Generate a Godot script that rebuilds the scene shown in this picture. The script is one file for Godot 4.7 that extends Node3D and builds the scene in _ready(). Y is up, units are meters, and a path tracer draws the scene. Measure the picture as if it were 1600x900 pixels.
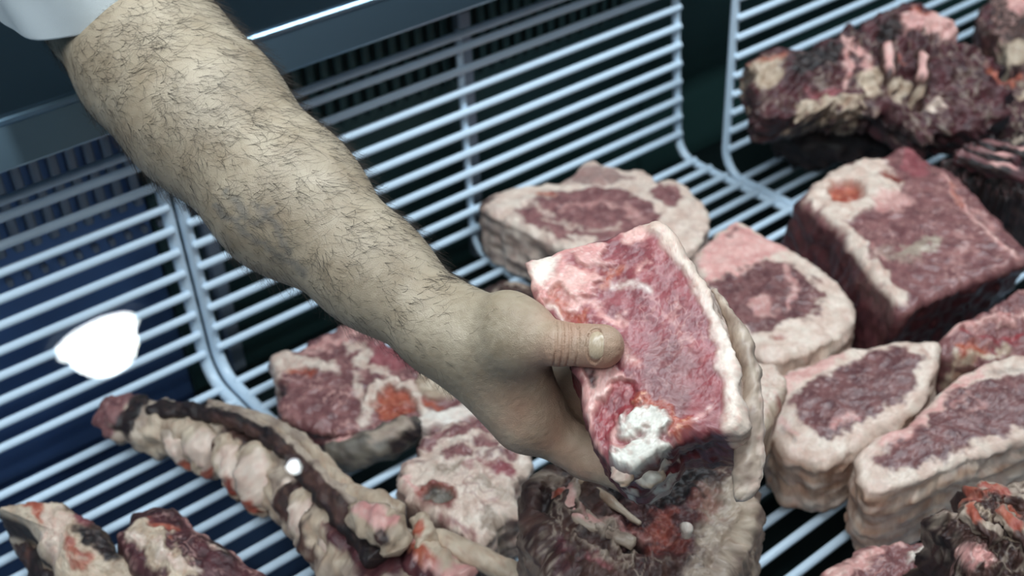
extends Node3D
# A butcher's bare forearm reaches from behind a refrigerated counter and holds a thick steak over wire trays of meat.

const F := 1900.0                       # focal length in pixels of the 1600 x 900 frame
const EYE := Vector3(0.0, 0.66, 0.0)    # tray floor is y = 0, the trays' bars run along x
const PITCH := 0.0227
const BACK_Z := -0.818

var turn := Basis.from_euler(Vector3(deg_to_rad(-35.42), deg_to_rad(-37.2), deg_to_rad(-3.01)))
var taken := {}
var soft := FastNoiseLite.new()
var rough := FastNoiseLite.new()
var cell := FastNoiseLite.new()
var mats := {}
var tones := {}

# ---------------------------------------------------------------- helpers: pixels to directions, nodes

func ray(x: float, y: float) -> Vector3:
	return turn * Vector3((x - 800.0) / F, (450.0 - y) / F, -1.0)

func at_depth(x: float, y: float, d: float) -> Vector3:
	return EYE + ray(x, y) * d

func at_y(x: float, y: float, h: float) -> Vector3:
	var r := ray(x, y)
	return EYE + r * ((h - EYE.y) / r.y)

func at_z(x: float, y: float, z: float) -> Vector3:
	var r := ray(x, y)
	return EYE + r * ((z - EYE.z) / r.z)

func depth_of(p: Vector3) -> float:
	return -(turn.inverse() * (p - EYE)).z

func numbered(called: String) -> String:
	var n: int = taken.get(called, 0)
	taken[called] = n + 1
	return called if n == 0 else "%s_%03d" % [called, n]

func tag(o: Node3D, label := "", category := "", group := "", kind := "") -> void:
	if label: o.set_meta("label", label)
	if category: o.set_meta("category", category)
	if group: o.set_meta("group", group)
	if kind: o.set_meta("kind", kind)

func thing(called: String, label: String, category: String, at := Vector3.ZERO, group := "") -> Node3D:
	var o := Node3D.new()
	o.name = numbered(called)
	add_child(o)
	o.position = at
	tag(o, label, category, group)
	return o

func part(called: String, mesh: Mesh, mat: Material, parent: Node3D, at := Vector3.ZERO) -> MeshInstance3D:
	var o := MeshInstance3D.new()
	o.name = called if parent != self else numbered(called)
	o.mesh = mesh
	if mat: o.material_override = mat
	parent.add_child(o, true)
	o.position = at
	return o

func box_mesh(size: Vector3, bevel := 0.0) -> Mesh:
	if bevel <= 0.0:
		var b := BoxMesh.new()
		b.size = size
		return b
	var pts := PackedVector3Array()
	var hs := size * 0.5
	var v := PackedVector3Array()
	var idx := PackedInt32Array()
	# chamfered box: three rectangles of vertices for each axis, hull faces listed by sign
	var id := {}
	for sx in [-1, 1]:
		for sy in [-1, 1]:
			for sz in [-1, 1]:
				var c := Vector3(sx * hs.x, sy * hs.y, sz * hs.z)
				for ax in 3:
					var q := c
					for o in 3:
						if o != ax: q[o] -= signf(c[o]) * bevel
					id[[sx, sy, sz, ax]] = v.size()
					v.append(q)
	var quads := []
	for ax in 3:
		var b := (ax + 1) % 3
		var c := (ax + 2) % 3
		for s in [-1, 1]:
			var f := []
			for t in [[-1, -1], [1, -1], [1, 1], [-1, 1]]:
				var k := [0, 0, 0, ax]
				k[ax] = s; k[b] = t[0]; k[c] = t[1]
				f.append(id[k])
			quads.append(f)
		for sb in [-1, 1]:
			for sc in [-1, 1]:
				var f := []
				for e in [[-1, b], [1, b], [1, c], [-1, c]]:
					var k := [0, 0, 0, e[1]]
					k[ax] = e[0]; k[b] = sb; k[c] = sc
					f.append(id[k])
				quads.append(f)
	var tris := []
	for q in quads:
		tris.append([q[0], q[1], q[2]]); tris.append([q[0], q[2], q[3]])
	for sx in [-1, 1]:
		for sy in [-1, 1]:
			for sz in [-1, 1]:
				tris.append([id[[sx, sy, sz, 0]], id[[sx, sy, sz, 1]], id[[sx, sy, sz, 2]]])
	var out := PackedVector3Array()
	var nn := PackedVector3Array()
	for t in tris:
		var a := v[t[0]]
		var b := v[t[1]]
		var c := v[t[2]]
		var n := (b - a).cross(c - a)
		if n.dot(a + b + c) > 0.0:
			var w := b
			b = c
			c = w
		n = (c - a).cross(b - a).normalized()
		for p in [a, b, c]:
			out.append(p); nn.append(n)
	return arrays_mesh(out, nn, PackedColorArray(), PackedInt32Array())

func arrays_mesh(v: PackedVector3Array, n: PackedVector3Array, c: PackedColorArray, idx: PackedInt32Array) -> ArrayMesh:
	var a := []
	a.resize(Mesh.ARRAY_MAX)
	a[Mesh.ARRAY_VERTEX] = v
	a[Mesh.ARRAY_NORMAL] = n
	if c.size(): a[Mesh.ARRAY_COLOR] = c
	if idx.size(): a[Mesh.ARRAY_INDEX] = idx
	var m := ArrayMesh.new()
	m.add_surface_from_arrays(Mesh.PRIMITIVE_TRIANGLES, a)
	return m

func normals_of(v: PackedVector3Array, idx: PackedInt32Array) -> PackedVector3Array:
	var n := PackedVector3Array()
	n.resize(v.size())
	for i in range(0, idx.size(), 3):
		var a := idx[i]
		var b := idx[i + 1]
		var c := idx[i + 2]
		var f := (v[c] - v[a]).cross(v[b] - v[a])
		n[a] += f; n[b] += f; n[c] += f
	for i in n.size():
		n[i] = n[i].normalized()
	return n

func std(color: Color, roughness := 0.5, metallic := 0.0) -> StandardMaterial3D:
	var m := StandardMaterial3D.new()
	m.albedo_color = color
	m.roughness = roughness
	m.metallic = metallic
	return m

func noise_tex(freq: float, size := 256, octaves := 4, as_normal := false, seed_ := 1) -> NoiseTexture2D:
	var n := FastNoiseLite.new()
	n.seed = seed_
	n.frequency = freq
	n.fractal_octaves = octaves
	var t := NoiseTexture2D.new()
	t.width = size; t.height = size
	t.seamless = true
	t.noise = n
	if as_normal:
		t.as_normal_map = true
		t.bump_strength = 6.0
	return t

# A smooth line through points
func spline(pts: PackedVector3Array, per := 8) -> PackedVector3Array:
	var out := PackedVector3Array()
	var n := pts.size()
	for i in n - 1:
		var a := pts[maxi(i - 1, 0)]
		var b := pts[i]
		var c := pts[i + 1]
		var d := pts[mini(i + 2, n - 1)]
		for k in per:
			out.append(b.cubic_interpolate(c, a, d, float(k) / per))
	out.append(pts[n - 1])
	return out

# A tube along a path; radii are given for each path point
func tube(path: PackedVector3Array, radii: PackedFloat32Array, sides := 10) -> ArrayMesh:
	var v := PackedVector3Array()
	var nn := PackedVector3Array()
	var idx := PackedInt32Array()
	var n := path.size()
	var up := Vector3.UP
	for i in n:
		var t := (path[mini(i + 1, n - 1)] - path[maxi(i - 1, 0)]).normalized()
		if absf(t.dot(up)) > 0.98: up = Vector3.RIGHT
		var s := t.cross(up).normalized()
		up = s.cross(t).normalized()
		for k in sides:
			var a := TAU * k / sides
			var d := s * cos(a) + up * sin(a)
			v.append(path[i] + d * radii[i]); nn.append(d)
	for i in n - 1:
		for k in sides:
			var a := i * sides + k
			var b := i * sides + (k + 1) % sides
			idx.append_array([a, b, a + sides, b, b + sides, a + sides])
	for e in [0, n - 1]:
		var t := (path[1] - path[0]).normalized() * -1.0 if e == 0 else (path[n - 1] - path[n - 2]).normalized()
		var c := v.size()
		v.append(path[e] + t * radii[e] * 0.4); nn.append(t)
		for k in sides:
			var a: int = e * sides + k
			var b: int = e * sides + (k + 1) % sides
			idx.append_array([c, a, b] if e == n - 1 else [c, b, a])
	return arrays_mesh(v, nn, PackedColorArray(), idx)

func flat(n: int, r: float) -> PackedFloat32Array:
	var a := PackedFloat32Array()
	a.resize(n)
	a.fill(r)
	return a

# ---------------------------------------------------------------- meat: cut slabs and lumpy strips, coloured vertex by vertex

func tone(called: String) -> Array:
	return tones[called]

func make_tones() -> void:
	# two main tones and a speck tone for each kind of matter (sRGB, turned to linear)
	var t := {
		"lean": [Color8(158, 92, 95), Color8(122, 62, 67), Color8(188, 136, 134)],
		"lean_red": [Color8(156, 66, 70), Color8(116, 42, 48), Color8(192, 130, 126)],
		"lean_aged": [Color8(144, 98, 96), Color8(106, 66, 68), Color8(178, 142, 136)],
		"lean_dark": [Color8(88, 48, 52), Color8(58, 30, 34), Color8(122, 74, 74)],
		"fat": [Color8(226, 208, 192), Color8(208, 180, 164), Color8(200, 146, 132)],
		"fat_white": [Color8(242, 232, 220), Color8(226, 208, 194), Color8(214, 172, 160)],
		"fat_pink": [Color8(224, 176, 166), Color8(204, 142, 136), Color8(238, 214, 202)],
		"fat_beige": [Color8(206, 188, 166), Color8(178, 154, 132), Color8(164, 116, 94)],
		"fat_grey": [Color8(190, 172, 154), Color8(150, 130, 116), Color8(120, 92, 82)],
		"lean_shaded": [Color8(104, 36, 42), Color8(66, 20, 26), Color8(140, 70, 70)],  # dark side of the held steak, its shade painted into the colour
		"fat_side": [Color8(208, 178, 154), Color8(176, 134, 110), Color8(150, 94, 74)],
		"lean_old": [Color8(128, 86, 84), Color8(92, 58, 60), Color8(168, 134, 128)],
		"dried": [Color8(82, 56, 50), Color8(52, 36, 34), Color8(120, 88, 76)],
		"black": [Color8(46, 34, 34), Color8(26, 20, 22), Color8(86, 66, 60)],
		"bone": [Color8(232, 228, 216), Color8(206, 200, 188), Color8(184, 150, 136)],
		"bone_beige": [Color8(202, 184, 162), Color8(170, 146, 124), Color8(140, 104, 86)],
		"orange": [Color8(176, 96, 74), Color8(142, 64, 54), Color8(206, 150, 124)],
		"marrow": [Color8(150, 74, 62), Color8(112, 52, 46), Color8(176, 112, 96)],
		"skin_grey": [Color8(120, 112, 100), Color8(84, 76, 70), Color8(150, 136, 120)],
	}
	for k in t:
		tones[k] = [t[k][0].srgb_to_linear(), t[k][1].srgb_to_linear(), t[k][2].srgb_to_linear()]

func shade_of(kind: Array, p: Vector3, fine: float) -> Color:
	var a := clampf(0.5 + 0.9 * soft.get_noise_3dv(p * 55.0), 0.0, 1.0)
	var b := smoothstep(0.10, 0.45, rough.get_noise_3dv(p * 210.0))
	var c: Color = kind[0].lerp(kind[1], a)
	c = c.lerp(kind[2], b * fine)
	return c * (1.0 + 0.22 * rough.get_noise_3dv(p * 520.0))

# distance from each point of a small grid to a closed outline (negative inside) or to an open line
func distance_grid(pts: PackedVector2Array, closed: bool, rect: Rect2, n: int) -> PackedFloat32Array:
	var g := PackedFloat32Array()
	g.resize(n * n)
	var m := pts.size()
	for j in n:
		for i in n:
			var p := rect.position + rect.size * Vector2(float(i) / (n - 1), float(j) / (n - 1))
			var d := 1e9
			for k in (m if closed else m - 1):
				d = minf(d, p.distance_squared_to(Geometry2D.get_closest_point_to_segment(p, pts[k], pts[(k + 1) % m])))
			d = sqrt(d)
			if closed and Geometry2D.is_point_in_polygon(p, pts): d = -d
			g[j * n + i] = d
	return g

func look_up(g: PackedFloat32Array, rect: Rect2, n: int, p: Vector2) -> float:
	var q := (p - rect.position) / rect.size * (n - 1)
	q = q.clamp(Vector2.ZERO, Vector2(n - 1.001, n - 1.001))
	var i := int(q.x)
	var j := int(q.y)
	var fx := q.x - i
	var fy := q.y - j
	var k := j * n + i
	return lerpf(lerpf(g[k], g[k + 1], fx), lerpf(g[k + n], g[k + n + 1], fx), fy)

func closed_spline(pts: PackedVector2Array, n: int) -> PackedVector2Array:
	var dense := PackedVector2Array()
	var m := pts.size()
	for i in m:
		for k in 10:
			dense.append(pts[i].cubic_interpolate(pts[(i + 1) % m], pts[(i + m - 1) % m], pts[(i + 2) % m], k / 10.0))
	var lens := PackedFloat32Array([0.0])
	for i in dense.size():
		lens.append(lens[i] + dense[i].distance_to(dense[(i + 1) % dense.size()]))
	var out := PackedVector2Array()
	var at := 0
	for i in n:
		var s := lens[dense.size()] * i / n
		while lens[at + 1] < s: at += 1
		out.append(dense[at].lerp(dense[(at + 1) % dense.size()], (s - lens[at]) / maxf(1e-9, lens[at + 1] - lens[at])))
	return out

# A slab of meat. The outline and the layers of fat, bone and muscle are pixels on its cut face, whose plane is given by a point and a normal.
# layer: [tone, "blob" or a width in pixels, pixels, options]; options: e ragged edge (m), s softness (m), h relief (m), part name
func slab(o: Dictionary) -> Node3D:
	var nrm: Vector3 = (o.get("n", Vector3.UP) as Vector3).normalized()
	var out_px: Array = o.outline
	var mid := Vector2.ZERO
	for i in range(0, out_px.size(), 2): mid += Vector2(out_px[i], out_px[i + 1])
	mid /= out_px.size() / 2.0
	var anchor: Vector2 = o.get("anchor", mid)
	var org: Vector3 = at_depth(anchor.x, anchor.y, o.depth) if o.has("depth") else at_y(anchor.x, anchor.y, o.y)
	var u := (Vector3.RIGHT - nrm * nrm.x).normalized()
	var w := nrm.cross(u)
	var to_face := func(x: float, y: float) -> Vector2:
		var r := ray(x, y)
		var p := EYE + r * ((org - EYE).dot(nrm) / r.dot(nrm)) - org
		return Vector2(p.dot(u), p.dot(w))
	var pix := depth_of(org) / F
	var raw := PackedVector2Array()
	for i in range(0, out_px.size(), 2): raw.append(to_face.call(out_px[i], out_px[i + 1]))
	var segs: int = o.get("segs", 200)
	var rings: int = o.get("rings", 44)
	var outline := closed_spline(raw, segs)
	var rag: float = o.get("rag", 0.003)
	var sd: float = o.get("seed", 1.0)
	var rect := Rect2(outline[0], Vector2.ZERO)
	for p in outline: rect = rect.expand(p)
	rect = rect.grow(0.012)
	var c: Vector2 = to_face.call(mid.x, mid.y) if not o.has("c") else to_face.call(o.c.x, o.c.y)
	for i in segs:
		var p := outline[i]
		var d := (p - c).normalized()
		outline[i] = p + d * rag * (1.2 * rough.get_noise_3d(p.x * 40.0, p.y * 40.0, sd * 7.0) + 0.35 * rough.get_noise_3d(p.x * 150.0, p.y * 150.0, sd * 3.0))
	var gn := 64
	var layers := []
	for l in o.get("layers", []):
		var pts := PackedVector2Array()
		for i in range(0, l[2].size(), 2): pts.append(to_face.call(l[2][i], l[2][i + 1]))
		var closed: bool = l[1] is String
		if closed: pts = closed_spline(pts, pts.size() * 3)
		var opt: Dictionary = l[3] if l.size() > 3 else {}
		layers.append({"tone": tone(l[0]), "g": distance_grid(pts, closed, rect, gn), "off": 0.0 if closed else float(l[1]) * 0.5 * pix,
			"e": opt.get("e", 0.004), "s": opt.get("s", 0.0028), "h": opt.get("h", 0.0), "part": opt.get("part", ""), "fine": opt.get("fine", 0.45), "a": opt.get("a", 1.0), "wf": opt.get("wf", o.get("wall_fat", 0.15))})
	var base: Array = tone(o.get("tone", "lean"))
	var wall: Array = tone(o.get("wall", "dried"))
	var wall_share: float = o.get("wall_share", 0.0)
	var full: float = o.get("wall_full", 0.0)
	var marble: float = o.get("marble", 0.5)
	var fat: Array = tone(o.get("marble_tone", "fat_pink"))
	var t: float = o.t
	var edge: float = minf(o.get("edge", 0.006), t * 0.45)
	var bulge: float = o.get("bulge", 0.004)
	var bump: float = o.get("bump", 0.0022)
	var bite: float = o.get("bite", 0.3)
	var shift: Vector3 = o.get("shift", Vector3.ZERO)
	var flare: float = o.get("flare", 0.0)
	var lumps: float = o.get("lumps", 0.003)
	var dip: Vector2 = o.get("slope", Vector2.ZERO)
	var mf: float = o.get("mf", 1.0)
	var grain := Vector2.from_angle(o.get("grain", 0.0))
	var stretch: float = o.get("stretch", 1.0)
	var grounded: bool = o.get("grounded", not o.has("depth"))
	# rows: (inset in metres or share of the radius, drop)
	var rows := []
	for j in rings + 1: rows.append([0, float(j) / rings, 0.0])
	for j in range(1, 6):
		var a := j / 5.0 * PI / 2
		rows.append([1, edge * (1.0 - sin(a)) if false else 0.0, edge * (1.0 - cos(a))])
		rows[-1][1] = edge * (1.0 - sin(a))
	# the face ends where the rounding begins
	var wall_rows: int = o.get("wall_rows", 14)
	for j in range(1, wall_rows + 1): rows.append([1, 0.0, lerpf(edge, t - edge, float(j) / wall_rows)])
	for j in range(1, 4):
		var a := j / 3.0 * PI / 2
		rows.append([1, edge * (1.0 - cos(a)), t - edge + edge * sin(a)])
	rows.append([2, 0.5, t])
	rows.append([2, 0.0, t])
	var v := PackedVector3Array()
	var col := PackedColorArray()
	var who := PackedInt32Array()
	var names := [o.get("body", "lean_meat")]
	for l in layers:
		if l.part and not names.has(l.part): names.append(l.part)
	var part_ids := []
	for l in layers: part_ids.append(names.find(l.part) if l.part else (-1 if l.h == 0.0 else -1))
	for row in rows:
		for i in segs:
			var p2: Vector2
			var off: Vector2 = outline[i] - c
			var len := off.length()
			var inner := maxf(0.2, 1.0 - edge / len)
			if row[0] == 0: p2 = c + off * (row[1] * inner)
			elif row[0] == 1: p2 = c + off * (1.0 - minf(0.8, row[1] / len))
			else: p2 = c + off * (row[1] * inner)
			var drop: float = row[2]
			var top: bool = row[0] == 0
			# what the matter is here
			var q := p2
			var p3 := Vector3(p2.x, p2.y, drop + sd)
			var wx := rough.get_noise_3dv(p3 * 60.0)
			var wy := rough.get_noise_3dv(p3 * 60.0 + Vector3(31, 7, 3))
			q = c + (q - c) * (1.0 - 0.012 * clampf(drop / 0.01, 0.0, 1.0))
			var shade := shade_of(base, p3, 0.25)
			var pm := Vector3(p2.dot(grain), p2.cross(grain) * stretch, drop + sd) * mf
			var f := absf(soft.get_noise_3dv(pm * 120.0 + Vector3(5, 5, 5)))
			shade = shade.lerp(fat[0], marble * (1.0 - smoothstep(0.03, 0.16, f)) * smoothstep(-0.25, 0.35, soft.get_noise_3dv(p3 * 38.0 * mf)))
			var rise := 0.0
			var id := 0
			var lean_here := 1.0
			for li in layers.size():
				var l: Dictionary = layers[li]
				var e: float = l.e
				var d := look_up(l.g, rect, gn, q + Vector2(wx, wy) * e * 1.4) - float(l.off)
				d += e * 0.3 * rough.get_noise_3dv(p3 * 190.0)
				var s: float = l.s
				var cov := 1.0 - smoothstep(-s, s, d)
				if cov > 0.0:
					cov *= float(l.a)
					shade = shade.lerp(shade_of(l.tone, p3 + Vector3(0.3 * li, 0, 0), l.fine), cov)
					rise = lerpf(rise, l.h, cov)
					if cov > 0.5:
						lean_here = l.wf
						if part_ids[li] >= 0: id = part_ids[li]
						elif l.h == 0.0 and l.part == "" : id = id
			if not top and wall_share > 0.0:
				var k := wall_share * smoothstep(0.3 * edge, edge, drop) * smoothstep(-0.35, 0.25, soft.get_noise_3d(p2.x * 22.0, p2.y * 22.0, drop * 120.0 + sd * 3.0) + full)
				shade = shade.lerp(shade_of(wall, p3, 0.4), k * lean_here)
			# where it is
			var rr := (p2 - c).length() / len
			var pos := org + u * p2.x + w * p2.y
			var hgt := bulge * (1.0 - rr * rr) + rise + bump * (0.8 * soft.get_noise_3dv(p3 * 50.0) + bite * rough.get_noise_3dv(p3 * 130.0))
			hgt += dip.x * (p2.x - c.x) + dip.y * (p2.y - c.y)
			if top:
				pos += nrm * hgt
			else:
				var keep := 1.0 - clampf(drop / t, 0.0, 1.0)
				var dir := off / len
				var side := lumps * (soft.get_noise_3d(p2.x * 28.0, p2.y * 28.0, drop * 60.0 + sd) + bite * rough.get_noise_3d(p2.x * 80.0, p2.y * 80.0, drop * 130.0 + sd))
				if row[0] == 2: side = 0.0
				var fr := clampf(drop / t, 0.0, 1.0)
				if grounded:
					pos += nrm * hgt
					pos.y = lerpf(pos.y, minf(pos.y, 0.0018), fr)
				else:
					pos += nrm * (hgt * keep - drop)
				pos += shift * fr + (u * dir.x + w * dir.y) * (side * smoothstep(0.0, edge, drop) + flare * sin(PI * 0.5 * clampf(drop / t, 0.0, 1.0)))
			v.append(pos)
			col.append(shade)
			who.append(id)
	var idx := PackedInt32Array()
	for j in rows.size() - 1:
		for i in segs:
			var a := j * segs + i
			var b := j * segs + (i + 1) % segs
			if j == 0:
				idx.append_array([a, a + segs, b + segs])
			elif j == rows.size() - 2:
				idx.append_array([a, a + segs, b])
			else:
				idx.append_array([a, a + segs, b, b, a + segs, b + segs])
	# turn the faces outward
	var probe := idx.size() / 3 / 4 * 3
	var fn := (v[idx[probe + 2]] - v[idx[probe]]).cross(v[idx[probe + 1]] - v[idx[probe]])
	if fn.dot(nrm) < 0.0:
		for k in range(0, idx.size(), 3):
			var x := idx[k + 1]
			idx[k + 1] = idx[k + 2]
			idx[k + 2] = x
	var nn := normals_of(v, idx)
	var foot := org - nrm * t + shift
	if grounded: foot.y = 0.0018
	var root: Node3D = thing(o.name, o.label, o.category, foot, o.get("group", ""))
	split_parts(root, foot, v, nn, col, idx, who, names, o.get("mat", "meat"))
	return root

# one mesh for each part of a shared skin
func split_parts(root: Node3D, foot: Vector3, v: PackedVector3Array, nn: PackedVector3Array, col: PackedColorArray, idx: PackedInt32Array, who: PackedInt32Array, names: Array, mat: String) -> void:
	for id in names.size():
		var map := PackedInt32Array()
		map.resize(v.size())
		map.fill(-1)
		var pv := PackedVector3Array()
		var pn := PackedVector3Array()
		var pc := PackedColorArray()
		var pi := PackedInt32Array()
		for k in range(0, idx.size(), 3):
			if maxi(who[idx[k]], maxi(who[idx[k + 1]], who[idx[k + 2]])) != id: continue
			for m in 3:
				var a := idx[k + m]
				if map[a] < 0:
					map[a] = pv.size()
					pv.append(v[a] - foot); pn.append(nn[a]); pc.append(col[a])
				pi.append(map[a])
		if pi.size() == 0: continue
		part(names[id], arrays_mesh(pv, pn, pc, pi), mats["bone" if names[id] == "bone" else "fat" if names[id].begins_with("fat") else mat], root)

# A lumpy strip: path points with half-width across and half-height, e.g. a rib, a fold of fat, a string of muscle
func strip(called: String, parent: Node3D, path_in: Array, kinds: Array, o := {}) -> MeshInstance3D:
	# path_in: [Vector3, half width, half height]; kinds: list of [share around 0..1 centre, tone]
	var pts := PackedVector3Array()
	for e in path_in: pts.append(e[0])
	var per: int = o.get("per", 8)
	var path := spline(pts, per)
	var sides: int = o.get("sides", 24)
	var n := path.size()
	var sd: float = o.get("seed", 1.0)
	var lumps: float = o.get("lumps", 0.004)
	var freq: float = o.get("freq", 55.0)
	var up0: Vector3 = o.get("up", Vector3.UP)
	var v := PackedVector3Array()
	var col := PackedColorArray()
	for i in n:
		var s := float(i) / per
		var k := mini(int(s), path_in.size() - 2)
		var fr := s - k
		var rw: float = lerpf(path_in[k][1], path_in[k + 1][1], fr)
		var rh: float = lerpf(path_in[k][2], path_in[k + 1][2], fr)
		var t := (path[mini(i + 1, n - 1)] - path[maxi(i - 1, 0)]).normalized()
		var side := t.cross(up0).normalized()
		var up := side.cross(t).normalized()
		for a in sides:
			var ang := TAU * a / sides
			var d := side * (cos(ang) * rw) + up * (sin(ang) * rh)
			var p := path[i] + d
			var q := p + Vector3(sd, 0, sd * 0.5)
			var lump := lumps * (soft.get_noise_3dv(q * freq) + 0.3 * rough.get_noise_3dv(q * freq * 2.2))
			p += d.normalized() * lump
			p.y = maxf(p.y, 0.0018)
			v.append(p)
			# colour by where around and along
			var c := shade_of(tone(kinds[0]), q, o.get("fine", 0.4))
			for z in range(1, kinds.size()):
				var l: Array = kinds[z]
				var da := absf(wrapf(ang - float(l[1]), -PI, PI)) / float(l[2])
				var dl := absf(float(i) / (n - 1) - float(l[3])) / float(l[4])
				var dd := maxf(da, dl) + 0.45 * rough.get_noise_3dv(q * 75.0 + Vector3(z, 0, 0))
				c = c.lerp(shade_of(tone(l[0]), q, 0.4), 1.0 - smoothstep(0.85, 1.1, dd))
			col.append(c)
	var idx := PackedInt32Array()
	for i in n - 1:
		for k in sides:
			var a := i * sides + k
			var b := i * sides + (k + 1) % sides
			idx.append_array([a, b, a + sides, b, b + sides, a + sides])
	for e in [0, n - 1]:
		var cidx := v.size()
		var t := (path[1] - path[0]).normalized() * -1.0 if e == 0 else (path[n - 1] - path[n - 2]).normalized()
		v.append(path[e] + t * path_in[0 if e == 0 else path_in.size() - 1][2] * 0.5)
		v[-1].y = maxf(v[-1].y, 0.0018)
		col.append(shade_of(tone(o.get("end", kinds[0])), path[e], 0.4))
		for k in sides:
			var a: int = e * sides + k
			var b: int = e * sides + (k + 1) % sides
			idx.append_array([cidx, a, b] if e == n - 1 else [cidx, b, a])
	# outward
	var fn := (v[idx[2]] - v[idx[0]]).cross(v[idx[1]] - v[idx[0]])
	if fn.dot(v[idx[0]] - path[0]) < 0.0:
		for k in range(0, idx.size(), 3):
			var x := idx[k + 1]
			idx[k + 1] = idx[k + 2]
			idx[k + 2] = x
	var nn := normals_of(v, idx)
	var foot := parent.position
	for i in v.size(): v[i] -= foot
	return part(called, arrays_mesh(v, nn, col, idx), mats[o.get("mat", "meat")], parent)

# ---------------------------------------------------------------- the arm: tapered bones joined smoothly, meshed as surface nets

var bone_a := PackedVector3Array()
var bone_d := PackedVector3Array()
var bone_l := PackedFloat32Array()
var bone_r0 := PackedFloat32Array()
var bone_r1 := PackedFloat32Array()
var bone_k := PackedFloat32Array()
var thumb_from := Vector3.ZERO
var thumb_dir := Vector3.ZERO
var thumb_side := Vector3.ZERO
var nail_at := 0.0
var creases := PackedFloat32Array()
var near_bones := PackedInt32Array()

func bone(a: Vector3, b: Vector3, r0: float, r1: float, k: float) -> void:
	bone_a.append(a)
	bone_d.append((b - a))
	bone_l.append((b - a).length_squared())
	bone_r0.append(r0); bone_r1.append(r1); bone_k.append(k)

func bone_distance(i: int, p: Vector3) -> float:
	var q := p - bone_a[i]
	var h := clampf(q.dot(bone_d[i]) / bone_l[i], 0.0, 1.0)
	return (q - bone_d[i] * h).length() - lerpf(bone_r0[i], bone_r1[i], h)

func field(p: Vector3) -> float:
	var d := 1.0
	for i in near_bones:
		var q := p - bone_a[i]
		var h := clampf(q.dot(bone_d[i]) / bone_l[i], 0.0, 1.0)
		var e := (q - bone_d[i] * h).length() - lerpf(bone_r0[i], bone_r1[i], h)
		var k := bone_k[i]
		var m := maxf(k - absf(d - e), 0.0)
		d = minf(d, e) - m * m / (4.0 * k)
	# the skin's creases over the thumb joint
	var t := p - thumb_from
	var s := t.dot(thumb_dir)
	if s > -0.012 and s < 0.034:
		var out := t - thumb_dir * s
		var far := out.length()
		if far < 0.02:
			var face := out.dot(thumb_side) / maxf(far, 1e-5)
			if face > -0.2:
				var bend := s + 0.0035 * (1.0 - face)
				for c in creases:
					var x := (bend - c) / 0.00062
					if absf(x) < 3.0: d += 0.00085 * exp(-x * x) * smoothstep(-0.2, 0.35, face)
				# the fold of skin around the nail
				if face > 0.3:
					var across := out.dot(thumb_dir.cross(thumb_side)) / 0.0079
					var along := (s - nail_at) / 0.0040
					var ring := (sqrt(across * across + along * along) - 1.0) * 0.0055
					if absf(ring) < 0.003:
						d += 0.0008 * exp(-pow(ring / 0.0006, 2.0)) - 0.0004 * exp(-pow((ring - 0.0013) / 0.0009, 2.0))
	return d

func choose_bones(p: Vector3, reach: float) -> float:
	near_bones = PackedInt32Array()
	var best := 1.0
	var all := PackedFloat32Array()
	for i in bone_a.size():
		all.append(bone_distance(i, p))
		best = minf(best, all[i])
	for i in bone_a.size():
		if all[i] < best + reach * 2.0 + bone_k[i] * 1.2 + 0.002: near_bones.append(i)
	return best

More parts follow.
